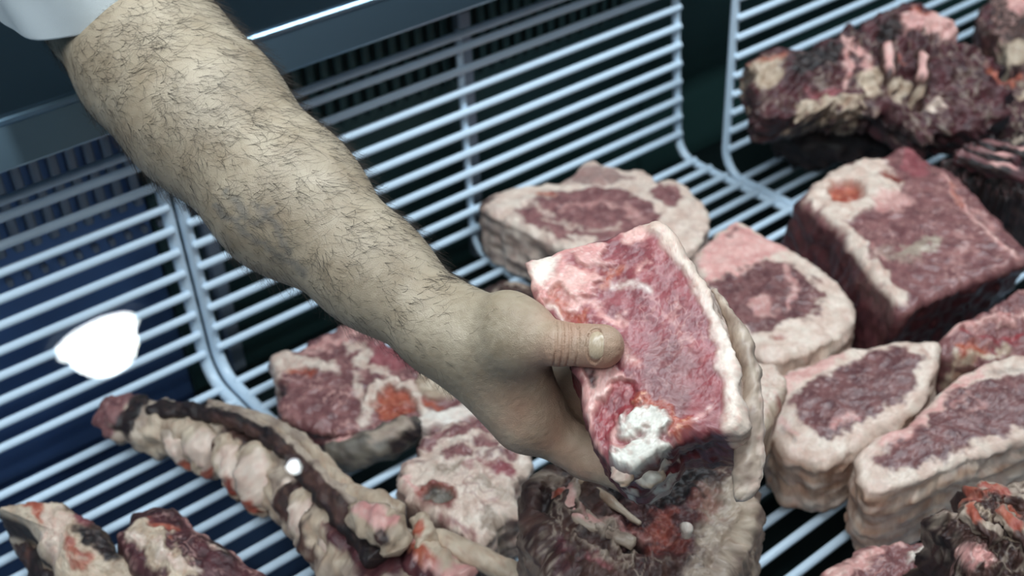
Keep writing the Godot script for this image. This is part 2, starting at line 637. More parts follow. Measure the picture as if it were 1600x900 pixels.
func nets(lo: Vector3, hi: Vector3, step: float, inside: Callable, v: PackedVector3Array, nn: PackedVector3Array, idx: PackedInt32Array) -> void:
	var n := 8
	var size := step * n
	var count := Vector3i(((hi - lo) / size).ceil())
	var half := size * 0.5 * sqrt(3.0)
	var blocks := []
	var cells := {}
	var first := v.size()
	var far := 1 << 12
	for bz in count.z:
		for by in count.y:
			for bx in count.x:
				var base := lo + Vector3(bx, by, bz) * size
				var mid := base + Vector3.ONE * size * 0.5
				if not inside.call(mid, half): continue
				var best := choose_bones(mid, half)
				if best > half + 0.012: continue
				if absf(field(mid)) > half * 1.15: continue
				var val := PackedFloat32Array()
				val.resize((n + 1) * (n + 1) * (n + 1))
				var at := 0
				for z in n + 1:
					for y in n + 1:
						for x in n + 1:
							val[at] = field(base + Vector3(x, y, z) * step)
							at += 1
				blocks.append([Vector3i(bx, by, bz) * n, val, near_bones])
				for z in n:
					for y in n:
						for x in n:
							var o := (z * (n + 1) + y) * (n + 1) + x
							var mask := 0
							var cv := [val[o], val[o + 1], val[o + n + 1], val[o + n + 2], 0.0, 0.0, 0.0, 0.0]
							var o2 := o + (n + 1) * (n + 1)
							cv[4] = val[o2]; cv[5] = val[o2 + 1]; cv[6] = val[o2 + n + 1]; cv[7] = val[o2 + n + 2]
							for c in 8:
								if cv[c] < 0.0: mask |= 1 << c
							if mask == 0 or mask == 255: continue
							var sum := Vector3.ZERO
							var num := 0
							for c in 8:
								for ax in 3:
									var c2 := c | (1 << ax)
									if c2 == c: continue
									if (cv[c] < 0.0) == (cv[c2] < 0.0): continue
									var f: float = cv[c] / (cv[c] - cv[c2])
									var pt := Vector3(c & 1, (c >> 1) & 1, (c >> 2) & 1)
									pt[ax] += f
									sum += pt
									num += 1
							var p := base + (Vector3(x, y, z) + sum / num) * step
							var g := Vector3.ZERO
							for pass_ in 2:
								var e := 0.0004
								var d0 := field(p)
								g = Vector3(field(p + Vector3(e, 0, 0)) - field(p - Vector3(e, 0, 0)), field(p + Vector3(0, e, 0)) - field(p - Vector3(0, e, 0)), field(p + Vector3(0, 0, e)) - field(p - Vector3(0, 0, e))).normalized()
								if pass_ == 0: p -= g * d0
								if step > 0.0025: break
							var key := Vector3i(bx, by, bz) * n + Vector3i(x, y, z)
							cells[key] = v.size()
							v.append(p); nn.append(g)
	for b in blocks:
		var off: Vector3i = b[0]
		var val: PackedFloat32Array = b[1]
		for z in n:
			for y in n:
				for x in n:
					var o := (z * (n + 1) + y) * (n + 1) + x
					var s0 := val[o] < 0.0
					var key := off + Vector3i(x, y, z)
					for ax in 3:
						var o1: int = o + [1, n + 1, (n + 1) * (n + 1)][ax]
						if (val[o1] < 0.0) == s0: continue
						var e1 := Vector3i.ZERO
						var e2 := Vector3i.ZERO
						e1[(ax + 1) % 3] = 1
						e2[(ax + 2) % 3] = 1
						var q := [key, key - e1, key - e1 - e2, key - e2]
						var ok := true
						for c in q:
							if not cells.has(c): ok = false
						if not ok: continue
						var i0: int = cells[q[0]]
						var i1: int = cells[q[1]]
						var i2: int = cells[q[2]]
						var i3: int = cells[q[3]]
						if not (inside.call(v[i0], step) and inside.call(v[i2], step)): continue
						if (v[i1] - v[i0]).cross(v[i2] - v[i0]).dot(nn[i0] + nn[i1] + nn[i2]) > 0.0:
							idx.append_array([i0, i2, i1, i0, i3, i2])
						else:
							idx.append_array([i0, i1, i2, i0, i2, i3])

func build_arm() -> void:
	var root := thing("person", "person in a white sleeve reaching over the counter, bare hairy forearm, hand gripping a steak", "person", at_depth(130, 0, 0.745))
	var foot := root.position
	var elbow := at_depth(180, 2, 0.762)
	var f0 := at_depth(246, 98, 0.734)
	var f1 := at_depth(317, 175, 0.712)
	var f2 := at_depth(452, 314, 0.692)
	var f3 := at_depth(582, 424, 0.674)
	var wr := at_depth(690, 510, 0.660)
	var shoulder := Vector3(0.19, 0.70, -0.755)
	bone(shoulder, elbow, 0.052, 0.044, 0.02)
	bone(elbow, f0, 0.0450, 0.0450, 0.02)
	bone(f0, f1, 0.0455, 0.0445, 0.02)
	bone(f1, f2, 0.0445, 0.0400, 0.02)
	bone(f2, f3, 0.0400, 0.0285, 0.02)
	bone(f3, wr, 0.0285, 0.0215, 0.018)
	# the far side of the wrist (ulna) and the hand's heel
	bone(at_depth(582, 424, 0.690), at_depth(692, 512, 0.684), 0.026, 0.0205, 0.016)
	bone(at_depth(692, 512, 0.684), at_depth(770, 590, 0.700), 0.0205, 0.020, 0.016)
	# thumb: root, middle joint, end
	var cmc := at_depth(742, 532, 0.650)
	var mcp := at_depth(806, 524, 0.628)
	var ip := at_depth(872, 537, 0.609)
	var tip := at_depth(941, 541, 0.6040)
	bone(wr, cmc, 0.0215, 0.0215, 0.014)
	bone(cmc, mcp, 0.0215, 0.0178, 0.012)
	bone(mcp, ip, 0.0172, 0.0106, 0.008)
	bone(ip, tip, 0.0106, 0.0110, 0.004)
	# tendon along the thumb's back and the knuckle at its root
	bone(at_depth(704, 482, 0.650), at_depth(782, 486, 0.626), 0.0075, 0.0085, 0.008)
	bone(at_depth(796, 494, 0.622), at_depth(814, 506, 0.618), 0.0098, 0.0090, 0.010)
	# palm: bones of the hand from index to little finger
	var mi := at_depth(822, 652, 0.660)
	var mm := at_depth(818, 640, 0.682)
	var mr := at_depth(806, 622, 0.702)
	var ml := at_depth(790, 604, 0.718)
	bone(wr, mi, 0.021, 0.0165, 0.014)
	bone(at_depth(700, 520, 0.675), mm, 0.020, 0.016, 0.012)
	bone(at_depth(698, 518, 0.686), mr, 0.019, 0.015, 0.012)
	bone(at_depth(696, 516, 0.692), ml, 0.018, 0.014, 0.012)
	bone(cmc, mi, 0.0185, 0.0150, 0.016)
	bone(mcp, at_depth(842, 636, 0.656), 0.0120, 0.0110, 0.016)
	# four fingers under the steak, each bent at two knuckles
	var fingers := [
		[mi, [918, 712, 0.662], [984, 742, 0.652], [1024, 716, 0.651], 0.0150, 0.0128, 0.0100, 0.0088],
		[mm, [930, 688, 0.676], [1010, 690, 0.659], [1050, 655, 0.658], 0.0145, 0.0112, 0.0098, 0.0088],
		[mr, [926, 640, 0.684], [1004, 632, 0.669], [1042, 600, 0.668], 0.0135, 0.0106, 0.0092, 0.0084],
		[ml, [902, 596, 0.692], [965, 590, 0.677], [998, 572, 0.675], 0.0120, 0.0092, 0.0080, 0.0074],
	]
	for f in fingers:
		var a := at_depth(f[1][0], f[1][1], f[1][2])
		var b := at_depth(f[2][0], f[2][1], f[2][2])
		var c := at_depth(f[3][0], f[3][1], f[3][2])
		bone(f[0], a, f[4], f[5], 0.007)
		bone(a, b, f[5], f[6], 0.003)
		bone(b, c, f[6], f[7], 0.003)
	thumb_from = ip
	thumb_dir = (tip - ip).normalized()
	var to_eye := (EYE - ip).normalized()
	thumb_side = (to_eye - thumb_dir * to_eye.dot(thumb_dir)).normalized()
	nail_at = (at_depth(932, 540, 0.6045) - ip).dot(thumb_dir) + 0.0006
	creases = PackedFloat32Array([0.0012, 0.0046, 0.0080, 0.0122])
	var arm_dir := (wr - f3).normalized()
	var cut := f3.lerp(wr, 0.7)
	var tip_cut := mcp.lerp(ip, 0.55)
	var tip_dir := (ip - mcp).normalized()
	var v := PackedVector3Array()
	var nn := PackedVector3Array()
	var idx := PackedInt32Array()
	var box := AABB(elbow, Vector3.ZERO).expand(wr).expand(shoulder).grow(0.07)
	nets(box.position, box.end, 0.0034, func(p: Vector3, m: float) -> bool: return (p - cut).dot(arm_dir) < m, v, nn, idx)
	var hand := AABB(wr, Vector3.ZERO).expand(tip).expand(ml).expand(mi).expand(at_depth(1030, 730, 0.68)).expand(at_depth(990, 590, 0.72)).grow(0.04)
	var at_tip := func(p: Vector3, m: float) -> bool: return (p - tip_cut).dot(tip_dir) > -m and (Geometry3D.get_closest_point_to_segment(p, mcp, ip).distance_to(p) < 0.0215 + m or Geometry3D.get_closest_point_to_segment(p, ip, tip).distance_to(p) < 0.0165 + m)
	nets(hand.position, hand.end, 0.0018, func(p: Vector3, m: float) -> bool: return (p - cut).dot(arm_dir) > -m and not at_tip.call(p, -m), v, nn, idx)
	var thumb := AABB(mcp, Vector3.ZERO).expand(tip).grow(0.024)
	nets(thumb.position, thumb.end, 0.0009, at_tip, v, nn, idx)
	# skin colours, and the faint blue tattoo low on the forearm
	var ink := []
	for l in [[[352, 300], [372, 318], [386, 342], [400, 350], [418, 338], [432, 352], [440, 378], [452, 392]], [[372, 352], [392, 372], [414, 382], [430, 398], [456, 410], [476, 428]], [[338, 322], [352, 340], [370, 345]], [[400, 322], [412, 330], [424, 324]]]:
		for k in l.size() - 1:
			ink.append([Vector2(l[k][0], l[k][1]), Vector2(l[k + 1][0], l[k + 1][1])])
	var inv := turn.inverse()
	var col := PackedColorArray()
	col.resize(v.size())
	var skin := [Color8(180, 165, 143).srgb_to_linear(), Color8(152, 135, 112).srgb_to_linear()]
	var flush := Color8(172, 130, 108).srgb_to_linear()
	var blue := Color8(74, 88, 100).srgb_to_linear()
	for i in v.size():
		var p := v[i]
		var c: Color = skin[0].lerp(skin[1], clampf(0.5 + 0.7 * soft.get_noise_3dv(p * 26.0) + 0.4 * rough.get_noise_3dv(p * 190.0), 0.0, 1.0))
		# warmer blood in fingers, thumb end and the inner palm
		var red := 0.75 * smoothstep(0.055, 0.02, p.distance_to(tip)) + 0.8 * smoothstep(0.085, 0.03, p.distance_to(at_depth(920, 690, 0.65)))
		c = c.lerp(flush, clampf(red * (0.7 + 0.5 * soft.get_noise_3dv(p * 40.0)), 0.0, 0.85))
		var q := inv * (p - EYE)
		var px := Vector2(800.0 - F * q.x / q.z, 450.0 + F * q.y / q.z)
		if px.x > 320 and px.x < 490 and px.y > 285 and px.y < 440 and q.z > -0.71:
			var d := 1e6
			for l in ink: d = minf(d, px.distance_to(Geometry2D.get_closest_point_to_segment(px, l[0], l[1])))
			c = c.lerp(blue, 0.42 * (1.0 - smoothstep(2.0, 8.5, d + 3.0 * rough.get_noise_3dv(p * 160.0))))
		col[i] = c
	# fine relief of the skin, shallow folds across the hand
	var relief := func(p: Vector3) -> float: return (0.00007 + 0.00012 * smoothstep(-0.02, 0.04, (p - wr).dot(arm_dir))) * (1.0 - absf(2.2 * rough.get_noise_3dv(p * 95.0))) + 0.00010 * rough.get_noise_3dv(p * 380.0)
	for i in v.size():
		var p := v[i]
		var e := 0.0005
		var h0: float = relief.call(p)
		var g := Vector3(relief.call(p + Vector3(e, 0, 0)) - h0, relief.call(p + Vector3(0, e, 0)) - h0, relief.call(p + Vector3(0, 0, e)) - h0) / e
		var n := nn[i]
		nn[i] = (n - (g - n * g.dot(n))).normalized()
	for i in v.size(): v[i] -= foot
	part("bare_arm", arrays_mesh(v, nn, col, idx), mats.skin, root)
	# thumbnail: a curved plate over the end joint
	var side := thumb_dir.cross(thumb_side).normalized()
	var nv := PackedVector3Array()
	var ni := PackedInt32Array()
	var nc := PackedColorArray()
	var mid := at_depth(932, 540, 0.6045)
	var cols := 16
	var rws := 14
	var out := (thumb_side + thumb_dir * 0.10).normalized()
	for j in rws + 1:
		for i in cols + 1:
			var a := lerpf(-1.0, 1.0, float(i) / cols)
			var ang := a * 0.74
			var span := 0.0036 * pow(maxf(0.0, 1.0 - pow(absf(a), 2.6)), 0.5)
			var s := lerpf(-span, span, float(j) / rws)
			var t := 0.5 - 0.5 * cos(PI * clampf(float(j) / rws, 0.0, 1.0))
			var lift := 0.00075 - 0.0011 * pow(absf(a), 6.0) - 0.0004 * pow(absf(2.0 * t - 1.0), 6.0)
			nv.append(mid + thumb_dir * (s + 0.0006) + (out * cos(ang) + side * sin(ang)) * (0.0108 + lift) - foot)
			nc.append(Color8(198, 178, 152).srgb_to_linear().lerp(Color8(170, 148, 122).srgb_to_linear(), clampf(0.5 + 0.9 * rough.get_noise_2d(a * 14.0, s * 900.0), 0.0, 1.0)))
	for j in rws:
		for i in cols:
			var a := j * (cols + 1) + i
			ni.append_array([a, a + 1, a + cols + 1, a + 1, a + cols + 2, a + cols + 1])
	part("thumbnail", arrays_mesh(nv, normals_of(nv, ni), nc, ni), mats.nail, root)
	build_hair(root, v, nn, idx, f0, wr, elbow)
	build_sleeve(root, elbow, shoulder, f0)

func build_hair(root: Node3D, v: PackedVector3Array, nn: PackedVector3Array, idx: PackedInt32Array, f0: Vector3, wr: Vector3, elbow: Vector3) -> void:
	var rng := RandomNumberGenerator.new()
	rng.seed = 77
	var foot := root.position
	var axis := (wr - f0).normalized()
	var hv := PackedVector3Array()
	var hn := PackedVector3Array()
	var hi := PackedInt32Array()
	var tris := idx.size() / 3
	var made := 0
	var tries := 0
	while made < 7800 and tries < 120000:
		tries += 1
		var k := rng.randi_range(0, tris - 1) * 3
		var a := v[idx[k]]
		var p := (a + v[idx[k + 1]] + v[idx[k + 2]]) / 3.0
		var n := nn[idx[k]]
		var s := (p + foot - f0).dot(axis) / f0.distance_to(wr)
		if s < -0.5 or s > 1.12: continue
		var facing := n.dot((EYE - p - foot).normalized())
		if facing < -0.25: continue
		# thinner towards the wrist, patchy on the way
		if rng.randf() < smoothstep(0.75, 1.12, s) * 0.9: continue
		if s > 0.95 and (v[idx[k]] - v[idx[k + 1]]).length() < 0.0021 and rng.randf() < 0.8: continue
		if rough.get_noise_3dv(p * 40.0) < -0.15 and rng.randf() < 0.6: continue
		var round_ := axis.cross(n).normalized()
		var swirl := 0.9 * soft.get_noise_3dv(p * 22.0) + 0.45 * rng.randfn()
		var dir := (axis * (0.75 + 0.3 * rng.randf()) + round_ * (-0.55 + swirl)).normalized()
		var len := rng.randf_range(0.007, 0.019) * (1.0 - 0.35 * smoothstep(0.6, 1.1, s))
		var curl := rng.randfn() * 0.9
		var r := rng.randf_range(0.00005, 0.00012)
		var q := p
		var first := hv.size()
		var seg := 5
		for j in seg + 1:
			var f := float(j) / seg
			var sd := dir.cross(n).normalized()
			var rr := r * (1.0 - 0.75 * f)
			for m in 3:
				var an := TAU * m / 3.0
				var d := sd * cos(an) + n * sin(an)
				hv.append(q + d * rr)
				hn.append(d)
			dir = (dir + sd * curl * 0.22 + n * (0.20 - 0.42 * f)).normalized()
			q += dir * len / seg
		for j in seg:
			for m in 3:
				var x := first + j * 3 + m
				var y := first + j * 3 + (m + 1) % 3
				hi.append_array([x, y, x + 3, y, y + 3, x + 3])
		made += 1
	var h := part("arm_hair", arrays_mesh(hv, hn, PackedColorArray(), hi), mats.hair, root)
	tag(h, "fine dark hair on the forearm", "", "", "stuff")

func build_sleeve(root: Node3D, elbow: Vector3, shoulder: Vector3, f0: Vector3) -> void:
	# a short sleeve hanging wide around the upper arm: outside, turned hem, inside
	var foot := root.position
	var axis := Vector3(-0.154, 0.988, 0.005).normalized()
	var mid := Vector3(0.244, 0.391, -0.722)
	var s := axis.cross(Vector3.RIGHT).normalized()
	var r := s.cross(axis).normalized()
	var v := PackedVector3Array()
	var idx := PackedInt32Array()
	var sides := 72
	var prof := []
	for j in 7: prof.append([0.30 + 0.055 * cos(j / 7.0 * PI / 2), 0.0 if j > 6 else -0.073 * (1.0 - sin(j / 7.0 * PI / 2))])
	for j in 16: prof.append([0.30 - 0.30 * j / 15.0, 0.0])
	prof.append([-0.0015, -0.0006]); prof.append([-0.002, -0.002]); prof.append([-0.001, -0.0036])
	for j in 10: prof.append([0.004 + 0.03 * j, -0.004])
	var inner := 0
	for e in prof:
		for k in sides:
			var a := TAU * k / sides
			var h: float = e[0]
			var fold := 0.0030 * sin(a * 5.0 + h * 26.0) + 0.0022 * sin(a * 9.0 - h * 40.0 + 1.0)
			var rad: float = 0.0630 + 0.05 * minf(h, 0.3) + fold * (0.45 + 2.0 * h) + e[1]
			rad = maxf(rad, 0.0005)
			v.append(mid + axis * h + (s * cos(a) + r * sin(a)) * rad - foot)
	for j in prof.size() - 1:
		for k in sides:
			var a := j * sides + k
			var b := j * sides + (k + 1) % sides
			idx.append_array([a, b, a + sides, b, b + sides, a + sides])
	var nn := normals_of(v, idx)
	var fix := nn[sides * 14].dot(v[sides * 14] + foot - mid - axis * 0.13) < 0.0
	if fix:
		for k in range(0, idx.size(), 3):
			var x := idx[k + 1]
			idx[k + 1] = idx[k + 2]
			idx[k + 2] = x
		nn = normals_of(v, idx)
	var o := part("sleeve", arrays_mesh(v, nn, PackedColorArray(), idx), mats.cloth, root)
	tag(o, "white cotton sleeve with a stitched hem")

# ---------------------------------------------------------------- the cuts of meat, one builder call each

func px3(a: Array, y: float) -> Vector3:
	return at_y(a[0], a[1], y)

func build_meat() -> void:
	held_steak()
	flat_steaks()
	bony_pieces()

func held_steak() -> void:
	var n := turn * Vector3(-0.24, 0.44, 0.87)
	var s := slab({"name": "beef_steak", "label": "thick raw sirloin steak gripped in the hand, white fat edge and sawn bone", "category": "steak", "depth": 0.603, "anchor": Vector2(1000, 590), "n": n, "t": 0.055,
		"outline": [820, 408, 849, 398, 885, 387, 932, 377, 969, 361, 1016, 346, 1037, 351, 1058, 377, 1079, 408, 1105, 450, 1131, 492, 1150, 545, 1160, 600, 1163, 655, 1148, 676, 1100, 684, 1060, 680, 1040, 704, 1010, 730, 965, 735, 935, 716, 920, 675, 905, 620, 888, 570, 862, 505, 838, 471, 825, 434],
		"c": Vector2(1005, 545), "segs": 380, "rings": 110, "wall_rows": 22, "tone": "lean", "marble": 0.28, "wall": "lean_shaded", "wall_share": 1.0, "wall_full": 1.0, "wall_fat": 0.95, "rag": 0.003, "bulge": 0.002, "bump": 0.0016, "lumps": 0.004, "edge": 0.005, "seed": 3.0,
		"layers": [
			["lean_red", "blob", [960, 400, 1020, 375, 1060, 400, 1075, 450, 1050, 470, 1000, 450, 960, 440], {"e": 0.006, "s": 0.004, "a": 0.4}],
			["lean_red", "blob", [1090, 540, 1120, 580, 1140, 640, 1130, 672, 1080, 670, 1060, 640, 1080, 600], {"e": 0.006, "s": 0.005, "a": 0.7}],
			["lean_aged", "blob", [1015, 560, 1050, 530, 1078, 560, 1082, 610, 1062, 645, 1030, 640, 1012, 600], {"e": 0.006, "s": 0.004, "a": 0.7}],
			["fat_pink", "blob", [816, 402, 885, 382, 935, 376, 955, 392, 948, 418, 925, 440, 930, 470, 905, 478, 880, 458, 858, 470, 838, 478, 822, 440], {"e": 0.006, "h": 0.002, "part": "fat"}],
			["fat_white", "blob", [822, 410, 850, 400, 872, 405, 866, 432, 842, 446, 828, 432], {"e": 0.005, "h": 0.001, "part": "fat"}],
			["lean", "blob", [882, 402, 898, 398, 906, 414, 890, 420], {"e": 0.003}],
			["lean_red", 9, [905, 418, 925, 424, 936, 418], {"e": 0.003}],
			["fat_pink", 15, [880, 470, 905, 482, 935, 492, 965, 500], {"e": 0.006}],
			["orange", 15, [866, 462, 880, 482, 900, 500, 912, 506], {"e": 0.005, "h": -0.001}],
			["fat_white", 4, [862, 468, 874, 486, 886, 504], {"e": 0.004}],
			["orange", 13, [938, 444, 955, 432, 975, 420], {"e": 0.005}],
			["fat_white", 6, [956, 446, 985, 447, 1018, 452], {"e": 0.003}],
			["fat_pink", 8, [1000, 432, 1004, 420, 1012, 410], {"e": 0.004}],
			["fat_pink", "blob", [968, 372, 985, 356, 1005, 352, 1012, 366, 992, 380], {"e": 0.005}],
			["fat_pink", 5, [1058, 460, 1054, 490, 1062, 520, 1072, 540], {"e": 0.004, "a": 0.7}],
			["fat_pink", 12, [975, 545, 990, 560, 1002, 575], {"e": 0.004}],
			["fat_pink", "blob", [895, 585, 925, 568, 962, 568, 985, 600, 962, 612, 940, 632, 930, 690, 945, 716, 920, 710, 905, 640], {"e": 0.006, "h": 0.001, "part": "fat"}],
			["lean_dark", "blob", [915, 588, 928, 582, 934, 600, 920, 608], {"e": 0.004}],
			["lean_red", "blob", [940, 625, 985, 600, 1010, 625, 1000, 640, 965, 650, 955, 700, 942, 690], {"e": 0.005, "h": -0.002}],
			["orange", "blob", [1002, 622, 1030, 625, 1060, 645, 1085, 660, 1080, 678, 1050, 680, 1035, 660], {"e": 0.009, "h": 0.001, "fine": 0.9}],
			["fat_pink", 9, [1085, 665, 1100, 655, 1112, 640], {"e": 0.006, "fine": 0.9}],
			["fat", 36, [1010, 344, 1044, 358, 1080, 406, 1110, 462, 1134, 520, 1148, 580, 1154, 640, 1153, 672], {"e": 0.0022, "h": 0.0015, "wf": 0.1, "part": "fat_rim"}],
			["fat_white", 14, [1108, 470, 1130, 520, 1142, 570, 1148, 620], {"e": 0.003, "a": 0.7, "wf": 0.1, "part": "fat_rim"}],
			["bone", "blob", [972, 655, 992, 642, 1030, 646, 1046, 668, 1040, 688, 1000, 684, 975, 676], {"e": 0.005, "h": 0.005, "wf": 0.2, "part": "bone"}],
			["bone", "blob", [972, 700, 1000, 690, 1040, 694, 1044, 710, 1014, 732, 972, 738, 962, 722], {"e": 0.005, "h": 0.007, "wf": 0.2, "part": "bone"}],
			["fat_pink", 8, [966, 664, 962, 690, 974, 700], {"e": 0.004}],
		]})
	# the ragged fat and membrane that hang from the steak's fat edge, and shreds at the bone
	strip("fat_flap", s, [[at_depth(1116, 452, 0.640), 0.001, 0.002], [at_depth(1142, 500, 0.628), 0.006, 0.003], [at_depth(1163, 550, 0.618), 0.010, 0.005], [at_depth(1174, 620, 0.610), 0.010, 0.006], [at_depth(1170, 690, 0.600), 0.008, 0.008], [at_depth(1168, 740, 0.594), 0.006, 0.008], [at_depth(1152, 780, 0.592), 0.003, 0.003]],
		["fat_grey", ["fat", 1.5, 1.0, 0.9, 0.42], ["black", 2.6, 0.5, 0.42, 0.10], ["fat_white", 2.2, 0.9, 0.72, 0.12]], {"seed": 4.0, "lumps": 0.0022, "freq": 70.0, "mat": "fat", "up": turn * Vector3(1, 0, 0), "per": 12, "sides": 28})
	strip("fat_shred", s, [[at_depth(968, 722, 0.592), 0.004, 0.004], [at_depth(975, 742, 0.588), 0.006, 0.006], [at_depth(978, 760, 0.587), 0.0015, 0.0015]], ["fat_beige", ["fat", 1.0, 1.0, 0.4, 0.3]], {"seed": 8.0, "lumps": 0.002, "freq": 140.0, "mat": "fat"})
	strip("fat_shred", s, [[at_depth(990, 735, 0.596), 0.004, 0.003], [at_depth(1015, 745, 0.594), 0.006, 0.005], [at_depth(1035, 738, 0.598), 0.003, 0.002]], ["fat_beige", ["bone", 1.0, 1.0, 0.4, 0.3]], {"seed": 9.0, "lumps": 0.002, "freq": 140.0, "mat": "fat"})

func flat_steaks() -> void:
	var st := "steak"
	# the steak lying against the wires behind the held one
	slab({"name": "beef_steak", "label": "pale marbled steak lying against the wires behind the held steak", "category": st, "y": 0.054, "t": 0.054, "n": Vector3(0, 1, 0.05), "seed": 5.0, "segs": 240, "rings": 60,
		"outline": [752, 314, 790, 294, 830, 290, 870, 284, 902, 262, 920, 250, 945, 254, 975, 264, 1005, 266, 1030, 284, 1060, 280, 1085, 300, 1105, 325, 1110, 350, 1096, 378, 1050, 398, 970, 402, 890, 388, 840, 368, 790, 345],
		"tone": "fat", "marble": 0.35, "marble_tone": "lean_aged", "mf": 0.6, "wall": "dried", "wall_share": 0.8, "wall_fat": 0.75, "shift": Vector3(-0.006, 0, 0.004), "bump": 0.003,
		"layers": [
			["lean_aged", "blob", [808, 338, 845, 312, 900, 302, 955, 300, 1005, 316, 1035, 345, 1010, 372, 940, 378, 870, 366], {"e": 0.009, "part": "lean"}],
			["lean_aged", "blob", [1018, 296, 1045, 292, 1068, 310, 1048, 326, 1025, 318], {"e": 0.006, "part": "lean"}],
			["lean_aged", "blob", [880, 276, 920, 258, 960, 270, 990, 282, 950, 292, 905, 290], {"e": 0.008, "a": 0.7}],
			["fat", 10, [830, 320, 858, 345, 905, 362, 960, 358], {"e": 0.009, "a": 0.7}],
			["fat_pink", 12, [880, 330, 930, 322, 985, 332, 1000, 350], {"e": 0.009, "a": 0.55}],
			["orange", 9, [845, 304, 862, 308], {"e": 0.004}],
			["dried", 14, [752, 316, 775, 310], {"e": 0.005}],
		], "body": "fat"})
	# the round rib steak with a wide fat rim
	slab({"name": "beef_steak", "label": "round steak with a wide cream fat rim lying behind the held steak's fat edge", "category": st, "y": 0.066, "t": 0.066, "n": Vector3(0, 1, 0.08), "seed": 7.0, "segs": 240, "rings": 60,
		"outline": [1084, 400, 1112, 368, 1150, 345, 1188, 364, 1228, 384, 1268, 406, 1304, 434, 1332, 470, 1334, 500, 1304, 528, 1256, 550, 1205, 560, 1165, 540, 1130, 495, 1100, 440],
		"tone": "fat", "marble": 0.1, "wall": "fat_side", "wall_share": 0.5, "wall_fat": 0.8, "bump": 0.0025, "shift": Vector3(-0.008, 0, 0.008),
		"layers": [
			["fat_pink", "blob", [1090, 400, 1118, 368, 1150, 350, 1190, 370, 1230, 392, 1190, 412, 1150, 430, 1115, 440], {"e": 0.008}],
			["lean_old", "blob", [1110, 450, 1150, 430, 1190, 412, 1232, 416, 1268, 440, 1284, 470, 1272, 496, 1232, 508, 1188, 520, 1150, 505], {"e": 0.007, "part": "lean"}],
			["fat_pink", "blob", [1170, 478, 1192, 468, 1212, 482, 1198, 500, 1176, 498], {"e": 0.005, "s": 0.003, "a": 0.7}],
			["fat_pink", 12, [1226, 420, 1240, 450, 1232, 485], {"e": 0.005, "a": 0.7}],
			["marrow", 8, [1208, 530, 1222, 532], {"e": 0.003}],
			["lean_dark", 6, [1140, 372, 1152, 358], {"e": 0.004}],
		], "body": "fat"})
	# the big block with a hollow bone end
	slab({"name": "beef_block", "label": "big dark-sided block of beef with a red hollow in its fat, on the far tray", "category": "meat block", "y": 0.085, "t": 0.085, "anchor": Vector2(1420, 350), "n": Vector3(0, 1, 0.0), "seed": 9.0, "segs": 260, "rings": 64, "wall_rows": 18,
		"outline": [1252, 310, 1290, 272, 1332, 252, 1380, 242, 1414, 226, 1452, 250, 1494, 272, 1542, 318, 1590, 372, 1612, 400, 1570, 422, 1500, 448, 1450, 470, 1412, 488, 1386, 462, 1352, 420, 1306, 362],
		"tone": "lean_aged", "marble": 0.4, "wall": "lean_dark", "wall_share": 1.0, "wall_fat": 1.0, "shift": Vector3(-0.002, 0, -0.022), "wall_full": 1.0, "edge": 0.008, "bump": 0.003, "lumps": 0.004,
		"layers": [
			["fat", "blob", [1255, 310, 1292, 274, 1334, 254, 1382, 256, 1402, 284, 1396, 316, 1362, 326, 1335, 345, 1318, 352, 1288, 335], {"e": 0.008, "h": 0.003, "part": "fat"}],
			["orange", "blob", [1292, 296, 1316, 284, 1340, 290, 1348, 308, 1326, 322, 1300, 316], {"e": 0.004, "h": -0.006, "part": "marrow"}],
			["marrow", 20, [1382, 276, 1400, 288], {"e": 0.004}],
			["fat", 24, [1300, 342, 1332, 372, 1352, 410, 1378, 440, 1400, 470], {"e": 0.006, "h": 0.003, "part": "fat"}],
			["fat_grey", 18, [1412, 400, 1440, 392, 1466, 378], {"e": 0.008, "s": 0.003}],  # whitish sheen on the cut face, painted as a pale grey streak
			["fat_pink", 12, [1365, 386, 1385, 405], {"e": 0.006, "a": 0.7}],
			["fat_pink", 10, [1476, 278, 1494, 312, 1520, 346, 1556, 380, 1594, 404], {"e": 0.004, "h": 0.002, "part": "fat"}],
			["orange", 7, [1484, 290, 1502, 328], {"e": 0.003}],
			["lean", "blob", [1420, 230, 1450, 256, 1440, 280, 1412, 272], {"e": 0.006}],
			["fat_pink", "blob", [1366, 318, 1400, 300, 1424, 312, 1410, 332, 1376, 336], {"e": 0.008, "s": 0.005, "a": 0.75}],
			["fat_grey", 14, [1372, 392, 1396, 404, 1424, 410], {"e": 0.008, "s": 0.005, "a": 0.6}],  # more of the painted sheen
			["fat_pink", 10, [1500, 366, 1508, 390, 1498, 412], {"e": 0.008, "s": 0.005, "a": 0.5}],
			["fat_pink", 12, [1528, 330, 1544, 348, 1552, 366], {"e": 0.006, "s": 0.004, "a": 0.6}],
		]})
